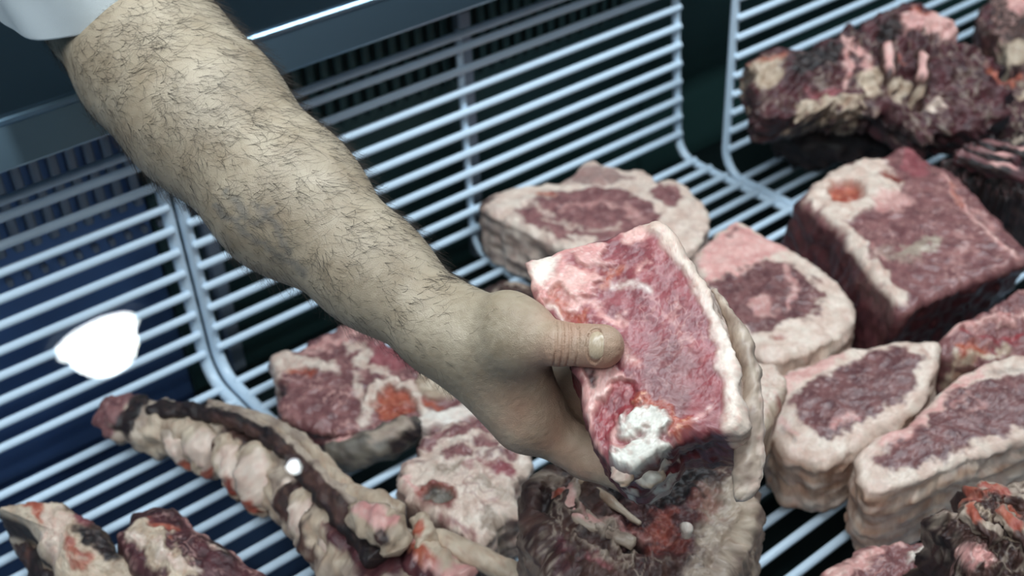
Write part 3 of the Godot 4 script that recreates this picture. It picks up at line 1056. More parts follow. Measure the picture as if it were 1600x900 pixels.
	# two upright thick steaks in the front
	slab({"name": "beef_steak", "label": "thick steak standing beside the held one, narrow cream rim tapering to a point", "category": st, "y": 0.062, "t": 0.062, "n": Vector3(-0.05, 1, 0.10), "seed": 12.0, "segs": 260, "rings": 64, "wall_rows": 18,
		"outline": [1212, 588, 1260, 568, 1296, 552, 1330, 538, 1352, 542, 1400, 532, 1440, 531, 1468, 534, 1470, 548, 1464, 580, 1444, 620, 1410, 655, 1378, 672, 1345, 696, 1318, 714, 1284, 726, 1252, 722, 1222, 702, 1205, 680, 1200, 645, 1206, 612],
		"c": Vector2(1320, 630), "tone": "fat", "marble": 0.1, "wall": "fat_side", "wall_share": 0.8, "wall_fat": 0.55, "shift": Vector3(0.004, 0, 0.0), "lumps": 0.005,
		"layers": [
			["fat_pink", "blob", [1212, 590, 1262, 570, 1300, 554, 1330, 544, 1290, 580, 1250, 600, 1226, 622, 1208, 640], {"e": 0.005, "a": 0.8}],
			["lean_old", "blob", [1236, 620, 1268, 600, 1318, 572, 1358, 552, 1402, 544, 1432, 552, 1440, 575, 1422, 610, 1382, 642, 1342, 662, 1298, 684, 1266, 676, 1242, 650], {"e": 0.006, "part": "lean"}],
			["fat_pink", 10, [1298, 668, 1320, 660, 1335, 655], {"e": 0.004, "a": 0.8}],
			["fat_pink", 7, [1222, 660, 1248, 682], {"e": 0.004}],
			["dried", 6, [1228, 672, 1240, 690], {"e": 0.004, "a": 0.7}],
			["orange", 8, [1440, 546, 1450, 560], {"e": 0.003, "a": 0.6}],
		], "body": "fat"})
	slab({"name": "beef_steak", "label": "thickest steak of the pair at the bare wires, tall cream fat side with layered edges", "category": st, "y": 0.070, "t": 0.070, "n": Vector3(-0.04, 1, 0.12), "seed": 14.0, "segs": 280, "rings": 70, "wall_rows": 20,
		"outline": [1335, 716, 1364, 686, 1400, 670, 1432, 650, 1462, 618, 1500, 586, 1546, 564, 1600, 552, 1660, 560, 1690, 610, 1665, 660, 1600, 688, 1546, 712, 1490, 732, 1446, 750, 1402, 766, 1358, 772, 1340, 750],
		"tone": "fat", "marble": 0.1, "wall": "fat_side", "wall_share": 0.85, "wall_fat": 0.55, "lumps": 0.006, "shift": Vector3(0.004, 0, 0),
		"layers": [
			["fat_pink", "blob", [1364, 690, 1432, 652, 1465, 622, 1500, 592, 1546, 570, 1520, 600, 1480, 630, 1440, 665, 1380, 700], {"e": 0.005, "a": 0.9}],
			["lean_old", "blob", [1360, 718, 1400, 690, 1444, 664, 1476, 628, 1522, 602, 1572, 588, 1640, 590, 1662, 620, 1610, 664, 1548, 688, 1492, 710, 1440, 728, 1404, 738, 1370, 732], {"e": 0.006, "part": "lean"}],
			["fat_pink", 8, [1490, 640, 1520, 618, 1536, 632, 1520, 650], {"e": 0.006, "a": 0.5}],
			["dried", 5, [1545, 585, 1580, 580, 1620, 582], {"e": 0.003, "a": 0.7}],
			["fat_pink", 16, [1440, 655, 1420, 680, 1398, 690], {"e": 0.005, "a": 0.8}],
		], "body": "fat"})
	# under and behind
	slab({"name": "beef_steak", "label": "cream fat end of a steak sticking out below the held steak's fat edge", "category": st, "y": 0.112, "t": 0.112, "shift": Vector3(-0.022, 0, -0.006), "lumps": 0.002, "seed": 15.0, "n": Vector3(0.1, 1, 0.2),
		"outline": [1132, 566, 1160, 556, 1188, 560, 1212, 570, 1230, 594, 1226, 622, 1206, 655, 1184, 690, 1166, 700, 1142, 680, 1126, 620],
		"tone": "fat_beige", "marble": 0.1, "wall": "fat_side", "wall_share": 0.6, "wall_fat": 0.5,
		"layers": [["fat", "blob", [1150, 560, 1190, 564, 1220, 580, 1220, 610, 1190, 650, 1160, 670, 1140, 600], {"e": 0.005}], ["lean_old", "blob", [1132, 580, 1150, 575, 1156, 620, 1146, 660, 1134, 640], {"e": 0.005, "part": "lean"}], ["marrow", 10, [1214, 622, 1222, 640], {"e": 0.003}]], "body": "fat"})
	slab({"name": "beef_trimming", "label": "small brown dried end of meat just behind the gripping hand", "category": "meat", "y": 0.03, "t": 0.03, "seed": 16.0, "segs": 120, "rings": 30,
		"outline": [738, 474, 755, 450, 785, 438, 815, 442, 850, 460, 862, 490, 820, 510, 770, 500], "tone": "dried", "marble": 0.2, "marble_tone": "fat_grey", "bump": 0.004, "bulge": 0.008,
		"layers": [["fat_grey", 10, [755, 470, 790, 452, 820, 456], {"e": 0.006}]]})
	# steaks on the near side of the arm
	var streaked := slab({"name": "beef_steak", "label": "streaked steak with a sawn rib bone lying beneath the forearm", "category": st, "y": 0.030, "t": 0.030, "seed": 18.0, "segs": 280, "rings": 66, "n": Vector3(0.02, 1, 0.06),
		"outline": [417, 564, 432, 550, 472, 542, 495, 518, 521, 512, 556, 506, 576, 505, 597, 526, 620, 541, 650, 561, 690, 582, 720, 608, 748, 632, 758, 646, 720, 668, 660, 672, 645, 655, 620, 664, 568, 676, 527, 680, 495, 668, 458, 656, 438, 642, 432, 628, 443, 602, 429, 590],
		"c": Vector2(570, 600), "tone": "lean_aged", "marble": 0.6, "wall": "dried", "wall_share": 0.8, "wall_fat": 0.6, "rag": 0.006, "bump": 0.004,
		"layers": [
			["lean", "blob", [580, 550, 600, 530, 640, 560, 660, 575, 630, 582, 585, 575], {"e": 0.006, "part": "lean"}],
			["fat", "blob", [417, 564, 450, 552, 500, 566, 530, 582, 525, 592, 480, 580, 450, 590, 430, 598], {"e": 0.007, "h": 0.002, "part": "fat"}],
			["orange", 12, [455, 584, 472, 584, 486, 586], {"e": 0.004}],
			["fat", 22, [548, 540, 572, 550, 568, 575, 600, 584], {"e": 0.007, "part": "fat"}],
			["fat_pink", 16, [470, 548, 505, 545, 545, 525, 560, 512], {"e": 0.008, "a": 0.8}],
			["fat", 10, [555, 590, 562, 615, 572, 640, 568, 665], {"e": 0.004, "part": "fat"}],
			["fat", 20, [576, 640, 590, 615, 612, 602, 640, 608, 652, 635, 660, 652], {"e": 0.006, "h": 0.003, "part": "fat"}],
			["orange", "blob", [588, 630, 612, 612, 636, 622, 646, 645, 620, 656, 592, 658], {"e": 0.006, "h": -0.003, "part": "marrow"}],
			["bone_beige", "blob", [650, 590, 672, 578, 700, 590, 730, 622, 700, 626, 660, 628], {"e": 0.004, "h": 0.004, "part": "bone"}],
			["orange", 14, [668, 634, 685, 642], {"e": 0.004}],
			["fat_white", "blob", [656, 654, 700, 644, 740, 632, 758, 644, 730, 656, 660, 672], {"e": 0.003, "h": 0.003, "part": "fat"}],
			["lean_dark", 10, [712, 618, 722, 624], {"e": 0.003}],
		]})
	strip("bone_end", streaked, [[px3([512, 712], 0.016), 0.008, 0.010], [px3([545, 708], 0.018), 0.013, 0.013], [px3([600, 692], 0.020), 0.014, 0.014], [px3([640, 672], 0.022), 0.012, 0.013], [px3([655, 664], 0.022), 0.006, 0.008]],
		["skin_grey", ["fat_pink", 2.6, 0.8, 0.1, 0.2], ["black", 0.6, 0.7, 0.7, 0.2], ["fat_grey", 1.4, 0.6, 0.6, 0.2]], {"seed": 17.0, "lumps": 0.004, "freq": 70.0, "mat": "dry"})
	slab({"name": "beef_steak", "label": "mostly white fatty steak with a brown oval bone, beside the thin rib bone", "category": st, "y": 0.052, "t": 0.052, "seed": 20.0, "segs": 300, "rings": 70, "n": Vector3(0.0, 1, 0.10),
		"outline": [619, 742, 628, 726, 650, 711, 647, 696, 656, 680, 675, 672, 712, 657, 756, 646, 776, 655, 800, 672, 824, 698, 826, 722, 815, 745, 806, 758, 808, 797, 788, 812, 775, 835, 752, 850, 734, 841, 706, 822, 690, 812, 664, 800, 645, 782, 624, 764],
		"c": Vector2(722, 745), "tone": "fat", "marble": 0.5, "marble_tone": "lean_aged", "mf": 0.6, "wall": "lean_dark", "wall_share": 0.7, "wall_fat": 0.4, "rag": 0.005, "bump": 0.004, "bulge": 0.006,
		"layers": [
			["lean_aged", "blob", [690, 668, 740, 656, 775, 664, 800, 684, 770, 684, 735, 678, 705, 686], {"e": 0.008, "part": "lean"}],
			["lean_aged", "blob", [694, 712, 715, 698, 738, 702, 742, 716, 715, 722, 690, 728], {"e": 0.006, "part": "lean"}],
			["lean_aged", "blob", [734, 690, 760, 686, 780, 698, 772, 706, 748, 702], {"e": 0.005}],
			["lean", "blob", [756, 730, 780, 724, 800, 738, 804, 752, 780, 750], {"e": 0.006, "part": "lean"}],
			["lean_aged", "blob", [785, 712, 806, 704, 818, 716, 802, 726], {"e": 0.005}],
			["fat_grey", 12, [682, 740, 705, 738, 728, 734], {"e": 0.006}],
			["lean_aged", "blob", [660, 690, 690, 676, 700, 684, 676, 700, 658, 704], {"e": 0.007}],
			["lean_aged", 8, [752, 716, 775, 714, 800, 722], {"e": 0.006}],
			["lean", 10, [735, 738, 748, 728, 762, 724], {"e": 0.006, "a": 0.8}],
			["lean_aged", 7, [636, 732, 652, 722, 668, 724], {"e": 0.005, "a": 0.8}],
			["lean", 6, [690, 806, 720, 826, 744, 838], {"e": 0.004}],
			["fat_grey", "blob", [742, 756, 758, 748, 780, 766, 802, 780, 800, 792, 770, 778], {"e": 0.006, "a": 0.8}],
			["marrow", "blob", [648, 775, 668, 762, 700, 766, 718, 780, 708, 796, 672, 796], {"e": 0.004, "h": 0.002, "part": "bone"}],
			["skin_grey", "blob", [660, 776, 680, 768, 704, 774, 710, 784, 694, 790, 668, 788], {"e": 0.003, "h": -0.001, "part": "bone"}],
			["fat_grey", "blob", [752, 800, 775, 800, 786, 812, 768, 838, 750, 832], {"e": 0.006}],
			["fat_pink", 10, [628, 745, 640, 760, 650, 770], {"e": 0.005}],
		], "body": "fat"})

func bony_pieces() -> void:
	# chunk of neck below the held steak
	var c := slab({"name": "neck_chunk", "mf": 0.55, "grain": 0.9, "stretch": 2.2, "label": "dark ragged chunk of neck meat directly below the held steak", "category": "meat", "y": 0.115, "t": 0.115, "anchor": Vector2(1000, 820), "seed": 22.0, "segs": 300, "rings": 70, "wall_rows": 22, "n": Vector3(0, 1, 0.25),
		"outline": [812, 745, 850, 722, 900, 712, 960, 708, 1040, 706, 1110, 708, 1172, 728, 1194, 770, 1190, 815, 1165, 870, 1130, 930, 1050, 985, 960, 990, 890, 950, 850, 890, 815, 820],
		"tone": "dried", "marble": 0.55, "marble_tone": "fat_grey", "wall": "fat_grey", "wall_share": 0.4, "wall_fat": 0.2, "bump": 0.007, "bite": 0.3, "rag": 0.005, "lumps": 0.004, "edge": 0.014, "mat": "dry",
		"layers": [
			["lean_dark", "blob", [960, 770, 1060, 770, 1090, 800, 1080, 860, 1000, 880, 960, 840], {"e": 0.010, "s": 0.006, "a": 0.7}],
			["fat_grey", "blob", [1100, 770, 1185, 750, 1195, 800, 1160, 880, 1120, 930, 1070, 930, 1090, 850], {"e": 0.008, "s": 0.006, "part": "fat"}],
			["fat_beige", "blob", [1135, 790, 1180, 770, 1180, 820, 1150, 860, 1130, 840], {"e": 0.008, "s": 0.006, "a": 0.6}],
			["marrow", "blob", [995, 830, 1030, 804, 1056, 814, 1066, 838, 1040, 848, 1005, 848], {"e": 0.008, "a": 0.85}],
			["orange", 10, [1022, 832, 1040, 822, 1054, 828], {"e": 0.008, "a": 0.8}],
			["marrow", "blob", [1080, 775, 1120, 762, 1112, 806, 1072, 808], {"e": 0.009, "s": 0.005, "a": 0.6}],
			["marrow", 12, [1010, 862, 1040, 862, 1062, 856], {"e": 0.006, "a": 0.8}],
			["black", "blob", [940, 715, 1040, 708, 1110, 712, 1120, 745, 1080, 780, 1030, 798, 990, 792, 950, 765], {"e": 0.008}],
			["black", "blob", [838, 770, 862, 768, 864, 792, 842, 795], {"e": 0.006, "h": -0.008}],
			["black", "blob", [972, 848, 1000, 846, 1004, 866, 978, 868], {"e": 0.006, "h": -0.006}],
			["fat_grey", 12, [890, 800, 920, 815, 950, 838, 980, 880], {"e": 0.008, "h": 0.004}],
			["fat_grey", 9, [905, 850, 930, 870, 970, 892], {"e": 0.008, "h": 0.003}],
			["fat_pink", 8, [905, 800, 945, 822, 985, 840, 1010, 846], {"e": 0.005, "h": 0.004, "a": 0.8}],
			["fat_grey", 16, [830, 742, 860, 752, 885, 756], {"e": 0.006, "h": 0.003}],
			["lean", 10, [915, 870, 935, 885, 955, 895], {"e": 0.005, "a": 0.8}],
			["lean_dark", "blob", [860, 850, 890, 840, 900, 890, 870, 890], {"e": 0.010}],
		]})
	strip("rib", c, [[px3([880, 765], 0.128), 0.004, 0.004], [px3([872, 790], 0.120), 0.005, 0.004], [px3([868, 830], 0.10), 0.005, 0.004]], ["fat_pink", ["orange", 1.5, 0.8, 0.3, 0.4]], {"seed": 2.0, "lumps": 0.003, "freq": 120.0})
	strip("rib", c, [[px3([905, 745], 0.125), 0.003, 0.003], [px3([890, 775], 0.125), 0.006, 0.005], [px3([900, 800], 0.122), 0.007, 0.005], [px3([940, 826], 0.120), 0.005, 0.004], [px3([990, 850], 0.118), 0.004, 0.003]], ["fat_grey", ["fat_pink", 1.5, 0.7, 0.45, 0.3]], {"seed": 3.0, "lumps": 0.003, "freq": 70.0})
	strip("sinew", c, [[px3([905, 752], 0.126), 0.002, 0.002], [px3([935, 768], 0.126), 0.003, 0.002], [px3([965, 792], 0.124), 0.003, 0.002], [px3([1000, 818], 0.12), 0.002, 0.002]], ["fat_beige"], {"seed": 3.0, "lumps": 0.001})
	strip("sinew", c, [[px3([1065, 822], 0.122), 0.002, 0.002], [px3([1074, 826], 0.126), 0.004, 0.004], [px3([1072, 838], 0.120), 0.002, 0.002]], ["fat_white"], {"seed": 3.0, "lumps": 0.001})
	# the long strip of ribs across the tray
	var r := thing("rib_strip", "long strip of dried ribs with beige fat folds, its tip on the empty wires", "meat", px3([420, 740], 0.0))
	strip("lean_meat", r, [[px3([166, 636], 0.032), 0.012, 0.009], [px3([202, 656], 0.026), 0.024, 0.016], [px3([250, 668], 0.022), 0.022, 0.018], [px3([310, 680], 0.022), 0.022, 0.018], [px3([365, 700], 0.024), 0.022, 0.020], [px3([420, 730], 0.026), 0.022, 0.022], [px3([470, 775], 0.028), 0.024, 0.022], [px3([530, 830], 0.030), 0.030, 0.024], [px3([590, 890], 0.030), 0.036, 0.024], [px3([650, 960], 0.030), 0.036, 0.024]],
		["fat_grey", ["lean_aged", 1.5, 3.2, 0.03, 0.08], ["black", 1.6, 1.5, 0.135, 0.035], ["fat_beige", 0.6, 1.2, 0.30, 0.10], ["dried", 1.2, 0.9, 0.50, 0.06], ["fat_beige", 0.4, 0.9, 0.60, 0.10], ["dried", 1.4, 1.2, 0.74, 0.07], ["fat_beige", 1.0, 0.5, 0.82, 0.06], ["lean_dark", 1.6, 0.6, 0.88, 0.08]], {"seed": 5.0, "lumps": 0.007, "freq": 45.0, "sides": 56, "per": 16, "mat": "dry"})
	# folds of fat that hang over its near side
	var folds := [
		[[262, 664, 0.034, 0.006], [276, 690, 0.028, 0.011], [292, 716, 0.016, 0.010], [300, 728, 0.008, 0.004], "fat_grey", 0.3],
		[[305, 668, 0.040, 0.008], [318, 696, 0.033, 0.017], [336, 726, 0.018, 0.015], [342, 744, 0.008, 0.006], "fat_beige", 1.0],
		[[352, 684, 0.042, 0.008], [362, 716, 0.036, 0.014], [372, 750, 0.024, 0.012], [378, 772, 0.010, 0.006], "fat_beige", 2.0],
		[[398, 698, 0.046, 0.009], [404, 735, 0.040, 0.019], [412, 776, 0.024, 0.017], [418, 800, 0.008, 0.007], "fat_beige", 3.0],
		[[442, 738, 0.046, 0.008], [455, 776, 0.038, 0.014], [470, 812, 0.024, 0.013], [480, 836, 0.010, 0.006], "fat_grey", 4.0],
		[[470, 768, 0.048, 0.008], [486, 806, 0.040, 0.017], [500, 842, 0.024, 0.015], [506, 866, 0.008, 0.006], "fat_beige", 5.0],
		[[515, 810, 0.046, 0.008], [530, 850, 0.038, 0.014], [542, 892, 0.022, 0.013], [546, 915, 0.010, 0.006], "fat_grey", 6.0]]
	for q in folds:
		var path := []
		for k in 4: path.append([px3([q[k][0], q[k][1]], q[k][2]), q[k][3], q[k][3] * 0.7])
		strip("fat_fold", r, path, [q[4], ["fat", 1.2, 0.9, 0.45, 0.25], ["orange", 0.6, 0.5, 0.75, 0.15]], {"seed": q[5], "lumps": 0.0035, "freq": 60.0, "sides": 32, "per": 10, "mat": "fat"})
	strip("dark_edge", r, [[px3([236, 640], 0.038), 0.006, 0.005], [px3([300, 640], 0.044), 0.007, 0.006], [px3([350, 652], 0.048), 0.008, 0.006], [px3([410, 674], 0.052), 0.009, 0.006], [px3([460, 710], 0.054), 0.009, 0.006], [px3([505, 758], 0.056), 0.011, 0.007], [px3([556, 812], 0.056), 0.014, 0.008], [px3([606, 866], 0.054), 0.016, 0.009]],
		["black", ["dried", 0.5, 0.6, 0.35, 0.1], ["dried", 1.2, 0.7, 0.7, 0.2], ["fat_grey", 2.2, 0.5, 0.55, 0.3]], {"seed": 6.0, "lumps": 0.004, "freq": 60.0, "sides": 32, "per": 12, "mat": "dry"})
	strip("fat_edge", r, [[px3([326, 630], 0.044), 0.003, 0.004], [px3([400, 652], 0.050), 0.005, 0.005], [px3([460, 682], 0.054), 0.006, 0.006], [px3([505, 722], 0.056), 0.006, 0.006], [px3([545, 768], 0.056), 0.007, 0.007], [px3([590, 790], 0.058), 0.011, 0.010], [px3([625, 806], 0.054), 0.008, 0.008]],
		["fat_beige", ["fat_grey", 1.5, 0.8, 0.2, 0.2], ["bone_beige", 1.5, 1.2, 0.9, 0.12]], {"seed": 7.0, "lumps": 0.002, "freq": 70.0, "per": 12})
	strip("knuckle_bone", r, [[px3([555, 800], 0.066), 0.008, 0.007], [px3([585, 812], 0.074), 0.014, 0.009], [px3([612, 838], 0.072), 0.013, 0.010], [px3([622, 862], 0.066), 0.007, 0.006]], ["bone_beige", ["fat_pink", 1.5, 0.6, 0.35, 0.25], ["dried", 0.8, 0.5, 0.7, 0.12]], {"seed": 8.0, "lumps": 0.005, "freq": 70.0, "mat": "bone"})
	strip("knuckle_bone", r, [[px3([655, 812], 0.062), 0.006, 0.008], [px3([662, 836], 0.060), 0.009, 0.009], [px3([652, 862], 0.056), 0.006, 0.006]], ["bone_beige", ["orange", 1.2, 0.5, 0.5, 0.2]], {"seed": 9.0, "lumps": 0.003, "freq": 90.0, "mat": "bone"})
	strip("rib_bone", r, [[px3([676, 838], 0.052), 0.006, 0.006], [px3([700, 850], 0.052), 0.0085, 0.0075], [px3([750, 872], 0.050), 0.0085, 0.0075], [px3([800, 896], 0.048), 0.0085, 0.0075], [px3([815, 905], 0.047), 0.0070, 0.0060]], ["bone_beige", ["fat_beige", 1.5, 0.8, 0.5, 0.5]], {"seed": 10.0, "lumps": 0.0015, "freq": 60.0, "mat": "bone"})
	strip("red_flesh", r, [[px3([640, 850], 0.054), 0.010, 0.008], [px3([668, 880], 0.052), 0.016, 0.012], [px3([710, 920], 0.05), 0.018, 0.012]], ["fat_pink", ["orange", 1.4, 0.4, 0.4, 0.2], ["lean_dark", 0.3, 0.8, 0.5, 0.5], ["fat_beige", 2.2, 0.6, 0.4, 0.4]], {"seed": 11.0, "lumps": 0.005, "freq": 80.0})
	# two dried strips in the near corner
	var d1 := slab({"name": "dried_flank", "label": "dried flank strip, cream with red stains and a dark border, beside the red-brown strip", "category": "meat", "y": 0.045, "t": 0.030, "anchor": Vector2(110, 840), "seed": 25.0, "segs": 240, "rings": 60, "n": Vector3(-0.25, 1, 0.35),
		"outline": [-6, 790, 26, 781, 52, 780, 100, 784, 131, 799, 163, 820, 171, 839, 184, 865, 200, 873, 216, 884, 240, 930, 180, 965, 110, 940, 76, 875, 60, 852, 52, 834, 39, 812, 16, 800],
		"tone": "fat_beige", "marble": 0.2, "wall": "black", "wall_share": 1.0, "wall_fat": 0.9, "bump": 0.005, "rag": 0.004, "bulge": 0.010, "mat": "dry",
		"layers": [
			["orange", "blob", [36, 784, 56, 782, 68, 800, 64, 825, 52, 812], {"e": 0.006}],
			["orange", "blob", [106, 848, 120, 842, 136, 870, 144, 890, 120, 880], {"e": 0.006, "a": 0.9}],
			["fat", "blob", [66, 800, 90, 796, 110, 815, 104, 850, 90, 880, 78, 860], {"e": 0.006, "a": 0.8}],
			["dried", "blob", [92, 782, 131, 799, 163, 820, 170, 840, 150, 830, 124, 812], {"e": 0.006}],
			["black", "blob", [124, 826, 150, 826, 172, 842, 186, 866, 200, 878, 182, 886, 160, 868, 138, 846], {"e": 0.005, "part": "dark_edge"}],
			["fat_beige", 8, [186, 884, 206, 876, 212, 890], {"e": 0.003}],
			["lean", 14, [118, 806, 136, 818], {"e": 0.005}],
		]})
	strip("dried_curl", d1, [[px3([6, 800], 0.030), 0.005, 0.008], [px3([34, 822], 0.020), 0.007, 0.012], [px3([44, 850], 0.014), 0.008, 0.012], [px3([62, 880], 0.012), 0.010, 0.011], [px3([90, 920], 0.012), 0.010, 0.010]], ["black", ["dried", 0.5, 0.9, 0.6, 0.2], ["fat_beige", 2.2, 0.5, 0.62, 0.08]], {"seed": 3.0, "lumps": 0.006, "freq": 70.0, "mat": "dry"})
	slab({"name": "dried_flank", "label": "red-brown dried flank strip with lumps of yellow fat, beside the cream strip", "category": "meat", "y": 0.045, "t": 0.035, "anchor": Vector2(290, 850), "seed": 27.0, "segs": 260, "rings": 64, "n": Vector3(0.1, 1, 0.2),
		"outline": [178, 838, 194, 815, 204, 798, 228, 791, 268, 791, 288, 804, 305, 825, 336, 839, 368, 865, 394, 888, 430, 915, 400, 990, 300, 1000, 240, 920, 196, 866],
		"tone": "lean_dark", "marble": 0.35, "wall": "dried", "wall_share": 0.8, "bump": 0.005, "rag": 0.004, "bulge": 0.012, "mat": "dry",
		"layers": [
			["fat_beige", "blob", [202, 826, 232, 822, 258, 840, 268, 870, 290, 890, 300, 925, 262, 925, 232, 880, 208, 860], {"e": 0.008, "h": 0.002, "part": "fat"}],
			["orange", 16, [240, 824, 262, 830, 274, 842], {"e": 0.007, "a": 0.85}],
			["fat", 10, [246, 866, 262, 884, 275, 900], {"e": 0.005, "h": 0.004, "part": "fat"}],
			["fat", 10, [270, 895, 290, 896, 305, 905], {"e": 0.005, "h": 0.003, "part": "fat"}],
			["fat", 14, [212, 848, 224, 862], {"e": 0.005, "h": 0.002, "part": "fat"}],
			["fat_pink", 7, [272, 792, 290, 806, 306, 828, 338, 842, 370, 868, 400, 895], {"e": 0.003, "h": 0.002, "part": "fat_rim"}],
			["black", "blob", [322, 846, 340, 850, 362, 878, 372, 894, 350, 884], {"e": 0.005}],
			["fat", 6, [328, 862, 336, 870, 346, 872], {"e": 0.005}],
			["black", 12, [205, 806, 240, 800, 268, 800], {"e": 0.006, "a": 0.7}],
		]})
	# the heap of ribs on the far tray
	var h := slab({"name": "rib_heap", "mf": 0.38, "grain": 1.4, "stretch": 2.0, "label": "arched ragged rack of dried ribs, dark hollow beneath, on the far tray", "category": "meat", "y": 0.130, "t": 0.045, "grounded": false, "anchor": Vector2(1370, 110), "seed": 30.0, "segs": 300, "rings": 70, "n": Vector3(-0.25, 1, 0.55),
		"outline": [1172, 92, 1212, 72, 1262, 74, 1312, 50, 1362, 30, 1402, 8, 1440, 12, 1492, 40, 1502, 66, 1544, 82, 1566, 112, 1580, 150, 1560, 195, 1500, 205, 1450, 210, 1410, 190, 1370, 168, 1310, 166, 1255, 180, 1210, 186, 1188, 160, 1178, 128],
		"c": Vector2(1370, 112), "tone": "lean_dark", "marble": 0.42, "marble_tone": "fat_grey", "wall": "black", "wall_share": 0.8, "wall_fat": 0.9, "bump": 0.011, "bite": 0.14, "rag": 0.010, "lumps": 0.010, "mat": "dry",
		"layers": [
			["bone_beige", "blob", [1174, 100, 1196, 84, 1220, 88, 1224, 112, 1206, 140, 1186, 136], {"e": 0.006, "part": "bone"}],
			["orange", 8, [1174, 94, 1220, 86], {"e": 0.004}],
			["black", "blob", [1236, 84, 1270, 78, 1310, 66, 1316, 92, 1276, 110, 1240, 118], {"e": 0.010}],
			["fat_pink", 10, [1320, 60, 1326, 100, 1320, 140], {"e": 0.006}],
			["fat_pink", 12, [1340, 70, 1352, 96, 1350, 130], {"e": 0.006}],
			["fat_beige", "blob", [1338, 118, 1370, 106, 1382, 140, 1352, 152], {"e": 0.008}],
			["fat_beige", "blob", [1390, 140, 1412, 122, 1426, 136, 1402, 160], {"e": 0.006}],
			["fat", 12, [1450, 170, 1470, 158, 1478, 168], {"e": 0.006}],
			["fat_beige", 16, [1250, 172, 1300, 160, 1350, 164], {"e": 0.008}],
			["black", "blob", [1362, 44, 1400, 26, 1412, 50, 1380, 66], {"e": 0.006}],
			["fat_pink", "blob", [1410, 20, 1450, 18, 1492, 44, 1496, 60, 1460, 56, 1420, 48], {"e": 0.008, "h": 0.004, "part": "fat"}],
			["orange", 10, [1425, 16, 1446, 22], {"e": 0.005}],
			["orange", 12, [1396, 92, 1404, 98], {"e": 0.005}],
			["orange", 14, [1548, 110, 1575, 128], {"e": 0.006}],
			["lean", 12, [1268, 146, 1292, 148, 1308, 144], {"e": 0.006}],
		]})
	for e in [[[1232, 80, 0.135], [1234, 120, 0.110], [1240, 172, 0.075]], [[1180, 96, 0.132], [1188, 130, 0.108], [1204, 178, 0.07]], [[1328, 60, 0.15], [1334, 110, 0.125], [1330, 160, 0.095]], [[1384, 70, 0.15], [1392, 120, 0.13], [1380, 168, 0.10]], [[1440, 80, 0.15], [1440, 130, 0.13], [1420, 190, 0.09]]]:
		var path := []
		for q in e: path.append([px3([q[0], q[1]], q[2]), 0.007, 0.006])
		strip("rib", h, path, ["dried", ["fat_pink", 1.4, 0.6, 0.25, 0.2], ["fat_beige", 2.0, 0.7, 0.75, 0.2]], {"seed": e[0][0], "lumps": 0.005, "freq": 60.0, "mat": "dry"})
	strip("hollow_shade", h, [[px3([1215, 215], 0.030), 0.014, 0.016], [px3([1260, 225], 0.032), 0.02, 0.024], [px3([1330, 215], 0.040), 0.024, 0.03], [px3([1390, 200], 0.052), 0.024, 0.030], [px3([1425, 190], 0.06), 0.018, 0.026]], ["black", ["dried", 1.2, 0.6, 0.6, 0.3]], {"seed": 13.0, "lumps": 0.010, "freq": 60.0, "mat": "dry", "sides": 32})  # black lump standing in for the shade under the arch
	var g := slab({"name": "rib_trimming", "mf": 0.5, "grain": 0.2, "stretch": 2.5, "label": "dark stringy rib trimming wedged between the rib heap and the beef block", "category": "meat", "y": 0.080, "t": 0.080, "anchor": Vector2(1548, 240), "seed": 33.0, "segs": 240, "rings": 60, "n": Vector3(-0.1, 1, 0.2),
		"outline": [1476, 246, 1502, 228, 1545, 214, 1592, 214, 1640, 220, 1660, 280, 1620, 310, 1560, 296, 1500, 272, 1460, 250], "tone": "black", "marble": 0.5, "marble_tone": "lean_aged", "wall": "black", "wall_share": 0.8, "bump": 0.010, "bite": 0.45, "rag": 0.010, "mat": "dry",
		"layers": [["lean_dark", "blob", [1450, 215, 1500, 200, 1500, 230, 1470, 246], {"e": 0.008}], ["fat_pink", 10, [1500, 240, 1550, 260, 1590, 268], {"e": 0.006}], ["orange", 10, [1520, 252, 1560, 272], {"e": 0.006}], ["fat_grey", 14, [1530, 200, 1580, 215, 1600, 225], {"e": 0.008}], ["fat_beige", 12, [1510, 180, 1540, 186], {"e": 0.006}]]})
	for e in [[[1496, 246], [1540, 262], [1604, 274]], [[1530, 226], [1572, 236], [1626, 244]], [[1510, 238], [1545, 248], [1592, 254]]]:
		var path := []
		for q in e: path.append([px3(q, 0.095), 0.006, 0.007])
		strip("sinew", g, path, ["lean_dark", ["fat_pink", 1.4, 0.35, 0.6, 0.25], ["lean_aged", 1.4, 0.9, 0.3, 0.25], ["black", 0.3, 0.8, 0.4, 0.4]], {"seed": e[0][0], "lumps": 0.004, "freq": 80.0, "mat": "dry"})
	slab({"name": "rib_piece", "mf": 0.6, "label": "piece of rib with pale bone ends beyond the rib heap", "category": "meat", "y": 0.10, "t": 0.10, "anchor": Vector2(1590, 40), "seed": 35.0, "segs": 200, "rings": 50, "n": Vector3(-0.2, 1, 0.3),
		"outline": [1532, 10, 1560, -14, 1620, -30, 1680, 0, 1690, 60, 1640, 130, 1590, 110, 1562, 60, 1538, 50], "tone": "dried", "marble": 0.6, "marble_tone": "fat_pink", "wall": "lean_dark", "wall_share": 0.6, "bump": 0.008, "bite": 0.4, "rag": 0.006, "mat": "dry",
		"layers": [["fat_pink", "blob", [1570, 2, 1600, -6, 1610, 20, 1585, 26], {"e": 0.006, "part": "fat"}], ["bone_beige", "blob", [1562, 70, 1600, 66, 1620, 84, 1590, 100, 1566, 92], {"e": 0.006, "part": "bone"}], ["lean_dark", 12, [1540, 14, 1548, 46], {"e": 0.006}]]})
